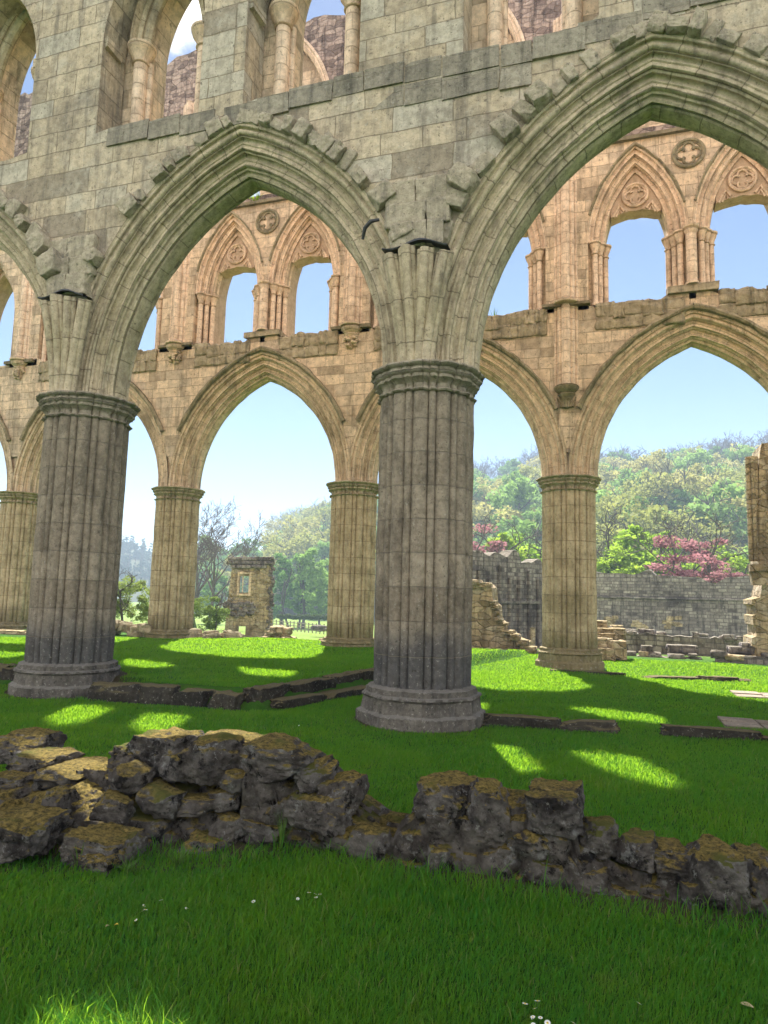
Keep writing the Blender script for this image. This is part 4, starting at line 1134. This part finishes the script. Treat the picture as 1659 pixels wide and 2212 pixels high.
m.box(((a[0]+b[0])/2, Y1-.1, a[1]-.12), (abs(b[0]-a[0])/2, .25, .12), j=.03); m.box(((a[0]+b[0])/2-.02, Y1-.06, a[1]-.42), (abs(b[0]-a[0])/2-.07, .2, .2), j=.03); m.build('corbel', M_buff, T)
# stones along the sunlit lawn edge
stone_pile('rubble_heap', (-11.0, 21.6, .05), 1.15, .6, .5, 26, 'mossy sunlit rubble heap left of the third pier, in front of the ruined tower')
stone_pile('rubble_heap', (-8.35, 20.6, .12), 1.1, .4, .1, 14, 'low brown stones at the foot of the third pier, on its left')
pl = [((265, 1352), 23.5, .9, 'dark stacked stones left of the second pier'), ((312, 1362), 23, .8, 'stones touching the left foot of the second pier'), ((435, 1366), 22.5, 1.3, 'low line of stones right of the second pier'), ((485, 1372), 22.5, 1.0, 'grey blocks in front of the ruined tower')]
for (x, y), d, w_, lb in pl:
    c = at_d(x, y+8, d); stone_pile('rubble_heap', (c.x, c.y, c.z-.05), w_, .4, .28, 14, lb, M_drub)

# meadow: fence, hedge, boulder
D = 62.
T = thing('post_fence', tuple(at_d(650, 1350, D)), 'low wooden post and rail fence across the meadow', 'fence')
P0, P1 = at_d(582, 1343, D), at_d(700, 1352, D*.93)
zf0, zf1 = ground_z(P0.x, P0.y), ground_z(P1.x, P1.y)
for k in range(16):
    t = k/15; p = P0.lerp(P1, t); zz = at_d(582+118*t, 1349+6*t, D).z
    m = MB(); m.box((p.x, p.y, zz+.05), (.035, .035, .42)); m.build('post', M_fence, T)
for hh in (.1, .34):
    m = MB(); m.tube([(P0.x, P0.y, at_d(582, 1349, D).z+hh), (P1.x, P1.y, at_d(700, 1355, D).z+hh)], .035, 6); m.build('rail', M_fence, T)
c = at_d(692, 1357, 55); o = rock('boulder', (c.x, c.y, c.z), (.7, .4, .22), 5.5, M_grey, sub=3, box=.4); tag(o, 'grey rounded boulder in the meadow beside the fence end', 'boulder')

# ================================================================== TREES
def leaf_cloud(centres, radii, per, size, seed, flat=.6):
    g = np.random.default_rng(seed); Vs = []
    C = np.repeat(np.asarray(centres), per, 0); R = np.repeat(np.asarray(radii), per)
    n = len(C)
    d = g.normal(size=(n, 3)); d /= np.linalg.norm(d, axis=1)[:, None]
    rr = g.random(n)**.45
    P = C+d*(R*rr)[:, None]*np.array([1, 1, flat])
    a = g.normal(size=(n, 3)); a[:, 2] *= .6; a /= np.linalg.norm(a, axis=1)[:, None]
    b = np.cross(a, g.normal(size=(n, 3))); b /= np.linalg.norm(b, axis=1)[:, None]
    s = size*g.uniform(.55, 1.25, n)[:, None]
    V = np.stack([P-a*s, P+b*s*.62, P+a*s, P-b*s*.62], 1).reshape(-1, 3)
    return V, np.arange(n*4).reshape(-1, 4)
def branches(mb, base, top, r, rnd, depth, twig_r, spread=.55, kids=4, tips=None, n=6, lf=1.):
    """recursive limb; mb tube"""
    base = Vector(base); top = Vector(top); L = (top-base).length
    bend = Vector((rnd.uniform(-1, 1), rnd.uniform(-1, 1), rnd.uniform(-.2, .5)))*L*.10
    pts = [base+(top-base)*t+bend*math.sin(PI*t) for t in (0, .3, .65, 1)]
    mb.tube(pts, [r, r*.82, r*.62, max(twig_r, r*.38)], n if depth > 1 else 4, cap=False)
    if tips is not None: tips.append(top)
    if depth == 0: return
    for k in range(kids):
        t = rnd.uniform(.38, 1.0) if k else 1.0
        p = base+(top-base)*t+bend*math.sin(PI*t)
        d = (top-base).normalized()
        q = Vector((rnd.gauss(0, 1), rnd.gauss(0, 1), rnd.gauss(.25, .7))).normalized()
        nd = (d*(1-spread)+q*spread).normalized(); nd.z += .12
        branches(mb, p, p+nd.normalized()*L*rnd.uniform(.5, .72)*lf, max(twig_r, r*rnd.uniform(.42, .58)), rnd, depth-1, twig_r, spread, kids, tips, n, 1.0)
def make_tree(name, h, w, seed, leaf, clumps, per, size, trunk_h=.3, shape='round', label='', cat='tree', group=None, trunk_r=None, flat=.75, depth=2, stems=1):
    rnd = random.Random(seed); t = thing(name, (0, 0, 0), label, cat, group)
    tr = MB(); tips = []
    trunk_r = trunk_r or h*.022
    for s in range(stems):
        a = rnd.uniform(0, 6.28); rr = 0 if stems == 1 else w*.16
        branches(tr, (rr*math.cos(a), rr*math.sin(a), -.3), (w*.12*rnd.uniform(-1, 1)+2*rr*math.cos(a), w*.12*rnd.uniform(-1, 1)+2*rr*math.sin(a), h*.78), trunk_r, rnd, depth, .008 if h < 5 else .018, .6, 4, tips, lf=.5*w/h/.75)
    tr.build('trunk', M_bark, t, smooth=60)
    cs, rs = [], []
    for k in range(clumps):
        for _ in range(60):
            u = rnd.uniform(-1, 1); v = rnd.uniform(-1, 1); z = rnd.uniform(trunk_h, 1)
            zz = (z-trunk_h)/(1-trunk_h)
            if shape == 'round': lim = math.sqrt(max(0, 1-(2*zz-.9)**2/1.25))
            elif shape == 'cone': lim = 1.02-zz
            elif shape == 'layer': lim = math.sqrt(max(0, 1-(1.7*zz-.7)**2/1.05))
            elif shape == 'tall': lim = min(1, (1-zz)*2.2+.12)*min(1, .35+zz*2.5)
            else: lim = 1
            d = math.hypot(u, v)
            if d < lim and (d > lim*.45 or zz > .75 or rnd.random() < .35): break
        cs.append((u*w/2, v*w/2, z*h)); rs.append(rnd.uniform(.6, 1.25)*w*(.15 if shape != 'layer' else .13))
    V, F = leaf_cloud(cs, rs, per, size, seed+1, flat)
    np_mesh('crown', V, F, leaf, t)
    return t
def make_bare(name, h, seed, label, cat='tree', group=None, depth=5, kids=3, mat=None, r=None, twig=.02):
    rnd = random.Random(seed); t = thing(name, (0, 0, 0), label, cat, group)
    m = MB(); branches(m, (0, 0, -.3), (h*.04, 0, h*.42), r or h*.028, rnd, 0, .03, n=8); m.build('trunk', M_bark, t, smooth=60)
    m = MB()
    for k in range(6):
        a = 2*PI*k/6+rnd.uniform(-.5, .5); z = h*(.25+.17*k/6)
        x0 = h*.04*z/(h*.42)
        branches(m, (x0, 0, z), (x0+math.cos(a)*h*rnd.uniform(.14, .24), math.sin(a)*h*rnd.uniform(.14, .24), z+h*rnd.uniform(.2, .36)), (r or h*.028)*.45, rnd, depth-1, twig, .5, kids)
    branches(m, (h*.04, 0, h*.40), (h*.05, .02*h, h*.72), (r or h*.028)*.6, rnd, depth-1, twig, .5, kids)
    m.build('crown', mat or M_twig, t, smooth=None)
    return t
# hillside terrain
CR = [(-180, 2.2), (-60, 2.2), (-33, 2.2), (-29.5, 2.4), (-26, 4.0), (-23, 5.0), (-19, 6.2), (-14, 7.5), (-8, 8.3), (0, 8.5), (9, 8.6), (16, 8.8), (60, 8.8)]
def crest_el(az): return float(np.interp(az, [a for a, e in CR], [e for a, e in CR]))
def hill_pt(az, t):
    """t 0 foot .. 1 crest"""
    d0 = 105+max(0, -az-5)*3.0; d1 = d0+190
    d = d0+(d1-d0)*t
    zc = CAMH+d1*math.tan(math.radians(crest_el(az)))
    z = -4.3+(zc+4.3)*(t**.85 if t < 1 else 1)
    r = math.radians(az); return Vector((d*math.sin(r), d*math.cos(r), z))
rows = []; 
for i in range(80):
    az = -30+90*i/79; row = []
    for t in (0, .12, .25, .4, .55, .7, .85, 1., 1.15):
        p = hill_pt(az, min(t, 1)); 
        if t > 1: p = hill_pt(az, 1); p = Vector((p.x*1.2, p.y*1.2, p.z*.96))
        dz_ = 1.5*noise.noise(p*.03)
        f_ = smooth(-31, -27, az) if az < -27 else 1
        row.append((p.x, p.y, p.z*f_-6*(1-f_)+dz_-(2 if t == 0 else 0)))
    rows.append(row)
m = MB(); m.grid(rows); o = m.build('hill', M_hill, None, 80); tag(o, kind='structure')
FH = [(-80, 3.0), (-50, 3.4), (-43, 3.5), (-40, 3.3), (-37, 2.9), (-34, 2.4), (-30, 2.5), (-24, 3.0), (-10, 3.5), (20, 3.5)]
def far_pt(az, t):
    d = 320+150*t; e = float(np.interp(az, [a for a, b in FH], [b for a, b in FH])); zc = CAMH+470*math.tan(math.radians(e))
    r = math.radians(az); return Vector((d*math.sin(r), d*math.cos(r), -5+(zc+5)*t**.9))
rows = [[tuple(far_pt(-80+100*i/79, t)) for t in (0, .2, .4, .6, .8, 1.)]+[tuple(Vector((1.1, 1.1, .9))*far_pt(-80+100*i/79, 1.))] for i in range(80)]
m = MB(); m.grid(rows); o = m.build('hill', M_hill, None, 80); tag(o, kind='structure')
# the wood: kinds
kinds = []
for k in range(4):
    kinds.append(make_tree('woodland_tree', 11, 8.5, 40+k, M_leaf_mid, 46, 70, .36, .22, 'round'))
for k in range(3):
    kinds.append(make_tree('woodland_tree', 11.5, 9.0, 60+k, M_leaf_pale, 34, 60, .30, .28, 'round'))
bares = [make_bare('bare_tree', 12, 80+k, 'x', depth=5, kids=3, twig=.035) for k in range(3)]
conif = [make_tree('conifer', 13, 5, 90+k, M_leaf_dark, 26, 30, .55, .08, 'cone') for k in range(2)]
LAB = ['mid green spring tree in the hazy wood on the hillside', 'olive yellow budding tree in the hazy wood on the hillside', 'leafless tree standing along the crest of the wooded hill', 'dark blue-green conifer on the distant hill at left']
GRP = ['green trees of the hillside wood', 'olive trees of the hillside wood', 'bare trees along the hill crest', 'conifers on the distant hill']
used = set()
def place(proto, loc, s, rz, label=None, group=None, cat='tree', sz=1.):
    o = proto if proto.name not in used else copy_tree(proto)
    used.add(proto.name)
    o.location = loc; o.scale = (s, s, s*sz); o.rotation_euler = (0, 0, rz); tag(o, label, cat, group); return o
rt = random.Random(5); cnt = 0
# visible gaps in azimuth (degrees)
def az_of(x, y=1200): d = ray(x, y); return math.degrees(math.atan2(d.x, d.y))
GAPS = [(az_of(415), az_of(722)), (az_of(806), az_of(826)), (az_of(1012), az_of(1180)), (az_of(1272), az_of(1690))]
for a0, a1 in GAPS:
    for row in range(11):
        t = .03+.83*row/10
        n = max(2, int((a1-a0)*(.72+.25*(10-row)/10)))
        for k in range(n):
            az = a0+(a1-a0)*(k+rt.uniform(.1, .9))/n
            if az < -27.5 and t > .2: continue
            tt = min(1, max(0, t+rt.uniform(-.045, .045)))
            p = hill_pt(az, tt); p.z -= .6
            r = rt.random(); pale = r < .34+.25*(noise.noise(Vector((az*.5, tt*4, 0))) > .05)
            q = rt.choice(kinds[4:]) if pale else rt.choice(kinds[:4])
            place(q, p, rt.uniform(1.0, 1.6), rt.uniform(0, 6.28), LAB[1 if pale else 0], GRP[1 if pale else 0], sz=rt.uniform(.85, 1.15)); cnt += 1
    n = max(1, int((a1-a0)*1.5))
    for k in range(n):
        az = a0+(a1-a0)*(k+rt.uniform(.1, .9))/n
        if az < -27: continue
        p = hill_pt(az, rt.uniform(.95, 1.0)); p.z -= .5
        place(rt.choice(bares), p, rt.uniform(1.1, 1.7), rt.uniform(0, 6.28), LAB[2], GRP[2]); cnt += 1
# distant conifers
for a0, a1 in ((az_of(255), az_of(340)), (az_of(-20), az_of(14))):
    for row in range(7):
        for k in range(max(2, int((a1-a0)*2.6))):
            p = far_pt(rt.uniform(a0, a1), .25+.75*row/6); p.z -= .5
            place(rt.choice(conif), p, rt.uniform(.55, .95), rt.uniform(0, 6), LAB[3], GRP[3]); cnt += 1
print('wood trees', cnt)
def spot(proto, x, ytop, D, h, label=None, cat='tree', zoff=0, rz=0, group=None, w=1.):
    p = at_d(x, ytop, D); g = ground_z(p.x, p.y)+zoff; s = (p.z-g)/h
    o = place(proto, (p.x, p.y, g), s, rz, label, group, cat); o.scale = (s*w, s*w, s); return o
# row of tall trees at the meadow edge
tall = [make_tree('tall_tree', 15.5, 8, 110+k, M_leaf_mid, 44, 60, .40, .18, 'tall', depth=2, trunk_r=.26, stems=2) for k in range(2)]
TL = ['tall leafy tree just right of the ruined tower', 'tall full tree in the middle of the meadow-edge row', 'tall tree behind the hedge with pale upper leaves', 'tall tree of the meadow edge nearest the third pier', 'tall meadow-edge tree just left of the ruined tower']
for k, (x, y, D, w) in enumerate(((606, 1196, 112, .9), (640, 1188, 118, .9), (672, 1186, 113, .9), (706, 1200, 118, .9), (470, 1235, 125, 1.1))):
    spot(tall[k % 2], x, y, D, 15.5, TL[k], rz=k*1.7, w=w)
bt = make_bare('bare_tree', 12.5, 333, 'x', depth=6, kids=3, twig=.018, r=.22)
spot(bt, 462, 1108, 72, 12.5, 'big leafless spreading tree left of the ruined tower', rz=1.0)
bt2 = make_bare('bare_tree', 9.5, 337, 'x', depth=5, kids=3, twig=.022); spot(bt2, 432, 1150, 80, 9.5, 'smaller dark leafless tree beside the second pier', rz=2.)
haw = [make_tree('hawthorn_bush', 2.9, 2.5, 140+k, M_leaf_haw, 40, 190, .055, .25, 'round', cat='bush', depth=3, trunk_r=.08, stems=2) for k in range(2)]
spot(haw[0], 293, 1246, 34, 3.0, 'small hawthorn tree left of the second pier', 'bush'); spot(haw[1], 447, 1284, 35, 3.0, 'rounded hawthorn bush right of the second pier', 'bush', w=1.15)
lime = [make_tree('lime_tree', 9.5, 5.6, 150+k, M_leaf_lime, 95, 110, .17, .05, 'tall', depth=3, stems=3, trunk_r=.14) for k in range(2)]
for k, (x, y, D, w, lb) in enumerate(((1078, 1130, 66, .95, 'bright lime-green tree left of the farther right pier'), (1135, 1134, 72, .9, 'second lime-green tree, touching the farther right pier on its left'), (1382, 1112, 66, 1.15, 'largest bright lime-green tree, left of the pink tree'), (1318, 1165, 62, 1.1, 'small pale green tree at the left end of the grey wall'), (1432, 1128, 76, .8, 'lime-green tree partly behind the pink tree'), (1555, 1150, 70, 1.1, 'lime-green tree right of the pink tree'))):
    spot(lime[k % 2], x, y, D, 9.7, lb, rz=k*1.3, w=w)
cop = [make_tree('copper_beech', 7.5, 6.0, 170+k, M_leaf_copper, 75, 110, .13, .1, 'layer', depth=3, stems=3, trunk_r=.12, flat=.35) for k in range(2)]
spot(cop[0], 1492, 1148, 58, 7.4, 'pink purple-leaved tree behind the grey wall'); spot(cop[1], 1024, 1138, 64, 7.4, 'pink purple-leaved tree just right of the right near pier')
spot(cop[1], 1562, 1228, 54, 7.4, 'small pink shrub spilling over the grey wall top', 'bush', zoff=3.2, w=1.3); spot(cop[0], 1592, 1236, 54, 7.4, 'smallest pink shrub at the right end of the grey wall top', 'bush', zoff=3.6, w=1.3)
# hedge
m_c = []; 
for k in range(40):
    p = at_d(602+105*k/39, 1336, 95); m_c.append((p.x, p.y, at_d(655, 1333, 95).z+rng.uniform(-.1, .1)))
V, F = leaf_cloud(m_c, [.38]*40, 260, .10, 7, .8)
o = np_mesh('hedge', V, F, M_hedge); tag(o, 'clipped green hedge along the far side of the meadow', 'hedge')

# ================================================================== PERSON
def person():
    c = at_d(590, 1372, 25.5); x, y = c.x, c.y; zh = at_d(590, 1364, 25.5).z
    z0 = zh-1.02
    t = thing('person', (x, y, z0), 'person with dark hair and pale pink top sitting behind the rubble heap', 'person')
    J = {'pel': (0, 0, .28), 'ch': (0, .02, .62), 'nk': (0, .01, .82), 'hd': (0, -.02, .92), 'top': (0, -.01, 1.06), 'ls': (-.17, .01, .74), 'le': (-.24, -.08, .5), 'lh': (-.12, -.28, .4), 'rs': (.17, .01, .74), 're': (.24, -.08, .5), 'rh': (.12, -.28, .4),
         'lk': (-.12, -.42, .42), 'lf': (-.12, -.5, .04), 'lt': (-.12, -.66, .02), 'rk': (.12, -.42, .42), 'rf': (.12, -.5, .04), 'rt': (.12, -.66, .02), 'lp': (-.1, -.02, .26), 'rp': (.1, -.02, .26)}
    Rd = {'pel': .15, 'ch': .16, 'nk': .055, 'hd': .09, 'top': .07, 'ls': .07, 'le': .045, 'lh': .035, 'rs': .07, 're': .045, 'rh': .035, 'lk': .065, 'lf': .045, 'lt': .035, 'rk': .065, 'rf': .045, 'rt': .035, 'lp': .1, 'rp': .1}
    ks = list(J); E = [('pel', 'ch'), ('ch', 'nk'), ('nk', 'hd'), ('hd', 'top'), ('ch', 'ls'), ('ls', 'le'), ('le', 'lh'), ('ch', 'rs'), ('rs', 're'), ('re', 'rh'), ('pel', 'lp'), ('lp', 'lk'), ('lk', 'lf'), ('lf', 'lt'), ('pel', 'rp'), ('rp', 'rk'), ('rk', 'rf'), ('rf', 'rt')]
    me = bpy.data.meshes.new('body'); me.from_pydata([J[k] for k in ks], [(ks.index(a), ks.index(b)) for a, b in E], [])
    o = bpy.data.objects.new('body', me); COL.objects.link(o); o.parent = t
    o.modifiers.new('s', 'SKIN')
    for i, k in enumerate(ks):
        v = me.skin_vertices[0].data[i]; v.radius = (Rd[k], Rd[k]*.85); v.use_root = (k == 'pel')
    su = o.modifiers.new('u', 'SUBSURF'); su.levels = su.render_levels = 2
    k = NT('person_colours'); tc = k.n('SeparateXYZ', Vector=k.n('TexCoord').outputs['Object']).outputs[2]
    col = k.mix(k.rng(tc, .83, .84), (.55, .36, .37), (.55, .34, .26)); col = k.mix(k.rng(tc, .36, .37), (.06, .07, .11), col)
    k.finish(col, .8); me.materials.append(k.m)
    h = MB(); rock_mesh(h, (x, y+.025, z0+1.0), (.095, .10, .11), 3, sub=3, box=0, amp=.06); h.build('hair', simple_mat('dark_hair', (.02, .015, .012), (.05, .035, .025)), t, 70)
    for sx in (-1, 1):
        e = MB(); e.lathe((x+sx*.032, y-.105, z0+.955), [(.004, 0), (.011, .008), (.004, .016)], 8); e.build('eye', M_lead, t)
    nb = MB(); nb.tube([(x, y-.10, z0+.95), (x, y-.125, z0+.925)], [.010, .016], 6); nb.build('nose', k.m, t)
person()

# ================================================================== SKY, SUN, HAZE, CAMERA
SUN_VEC = Vector((-.262, .685, 1.0)).normalized()
el = math.asin(SUN_VEC.z); azs = math.atan2(SUN_VEC.x, SUN_VEC.y)
W = bpy.data.worlds.new('World'); SC.world = W; W.use_nodes = True; nt = W.node_tree; nt.nodes.clear()
out = nt.nodes.new('ShaderNodeOutputWorld'); bg = nt.nodes.new('ShaderNodeBackground'); sky = nt.nodes.new('ShaderNodeTexSky')
sky.sky_type = 'NISHITA'; sky.sun_disc = False; sky.sun_elevation = el; sky.sun_rotation = azs
sky.air_density = .75; sky.dust_density = .1; sky.ozone_density = .9; sky.altitude = 100
tc = nt.nodes.new('ShaderNodeTexCoord'); sp = nt.nodes.new('ShaderNodeSeparateXYZ'); nt.links.new(tc.outputs['Generated'], sp.inputs[0])
mp = nt.nodes.new('ShaderNodeMapping'); mp.inputs['Scale'].default_value = (1, 1, 1.9); nt.links.new(tc.outputs['Generated'], mp.inputs[0])
cn = nt.nodes.new('ShaderNodeTexNoise'); cn.inputs['Scale'].default_value = 3.6; cn.inputs['Detail'].default_value = 8; cn.inputs['Roughness'].default_value = .55; nt.links.new(mp.outputs[0], cn.inputs[0])
def mr(v, a, b):
    r = nt.nodes.new('ShaderNodeMapRange'); r.interpolation_type = 'SMOOTHSTEP'; nt.links.new(v, r.inputs[0]); r.inputs[1].default_value = a; r.inputs[2].default_value = b; return r.outputs[0]
def mth(op, a, b):
    n_ = nt.nodes.new('ShaderNodeMath'); n_.operation = op; n_.use_clamp = False
    for q, v in enumerate((a, b)):
        if isinstance(v, (int, float)): n_.inputs[q].default_value = v
        else: nt.links.new(v, n_.inputs[q])
    return n_.outputs[0]
back = mr(sp.outputs[1], .25, -.35)                      # unseen bright cloud added behind the viewer as fill light on the shaded walls
dens = mth('ADD', cn.outputs[0], mth('MULTIPLY', back, .16))
high = mr(mth('ADD', sp.outputs[2], mth('MULTIPLY', back, .45)), .46, .60)
cl = mth('MULTIPLY', mth('MULTIPLY', mr(dens, .47, .58), high), mr(sp.outputs[2], .97, .70))
mx = nt.nodes.new('ShaderNodeMix'); mx.data_type = 'RGBA'; nt.links.new(cl, mx.inputs[0]); nt.links.new(sky.outputs[0], mx.inputs[6]); mx.inputs[7].default_value = (12.2, 11.5, 10.8, 1)
nt.links.new(mx.outputs[2], bg.inputs[0]); bg.inputs[1].default_value = .05; nt.links.new(bg.outputs[0], out.inputs[0])
L = bpy.data.lights.new('Sun', 'SUN'); L.energy = 5.0; L.angle = math.radians(.53); L.color = (1, .945, .86)
so = bpy.data.objects.new('Sun', L); COL.objects.link(so); so.rotation_euler = SUN_VEC.to_track_quat('Z', 'Y').to_euler(); so.location = (0, 0, 40)

HAZE = .0011
hz = MB(); hz.box((-20, 330, 35), (760, 450, 46)); hb = hz.build('haze', NT('x').m, None, None)
k = NT('haze_air'); pv = k.n('VolumePrincipled', Color=(.62, .80, 1.0), Density=HAZE, Anisotropy=0.); k.t.links.new(pv.outputs[0], k.out.inputs[1])
hb.data.materials.clear(); hb.data.materials.append(k.m); tag(hb, 'thin blue haze filling the valley air', 'haze', kind='stuff')

cd = bpy.data.cameras.new('Camera'); co = bpy.data.objects.new('Camera', cd); COL.objects.link(co)
cd.sensor_fit = 'VERTICAL'; cd.sensor_height = 24; cd.lens = 24*CF/CH; cd.clip_start = .05; cd.clip_end = 4000
Mc = Matrix((( _R.x, _U.x, -_F.x, 0), (_R.y, _U.y, -_F.y, 0), (_R.z, _U.z, -_F.z, CAMH), (0, 0, 0, 1)))
co.matrix_world = Mc; SC.camera = co
SC.view_settings.view_transform = 'Standard'; SC.view_settings.look = 'None'; SC.view_settings.exposure = 1.92; SC.view_settings.gamma = 1
SC.render.engine = 'CYCLES'
cy = SC.cycles; cy.use_denoising = True; cy.max_bounces = 8; cy.diffuse_bounces = 4; cy.transmission_bounces = 4; cy.volume_bounces = 0; cy.transparent_max_bounces = 6
cy.use_adaptive_sampling = True; cy.adaptive_threshold = .02
cy.sample_clamp_indirect = 8
for _m in bpy.data.materials:
    if _m.name == 'x': bpy.data.materials.remove(_m)
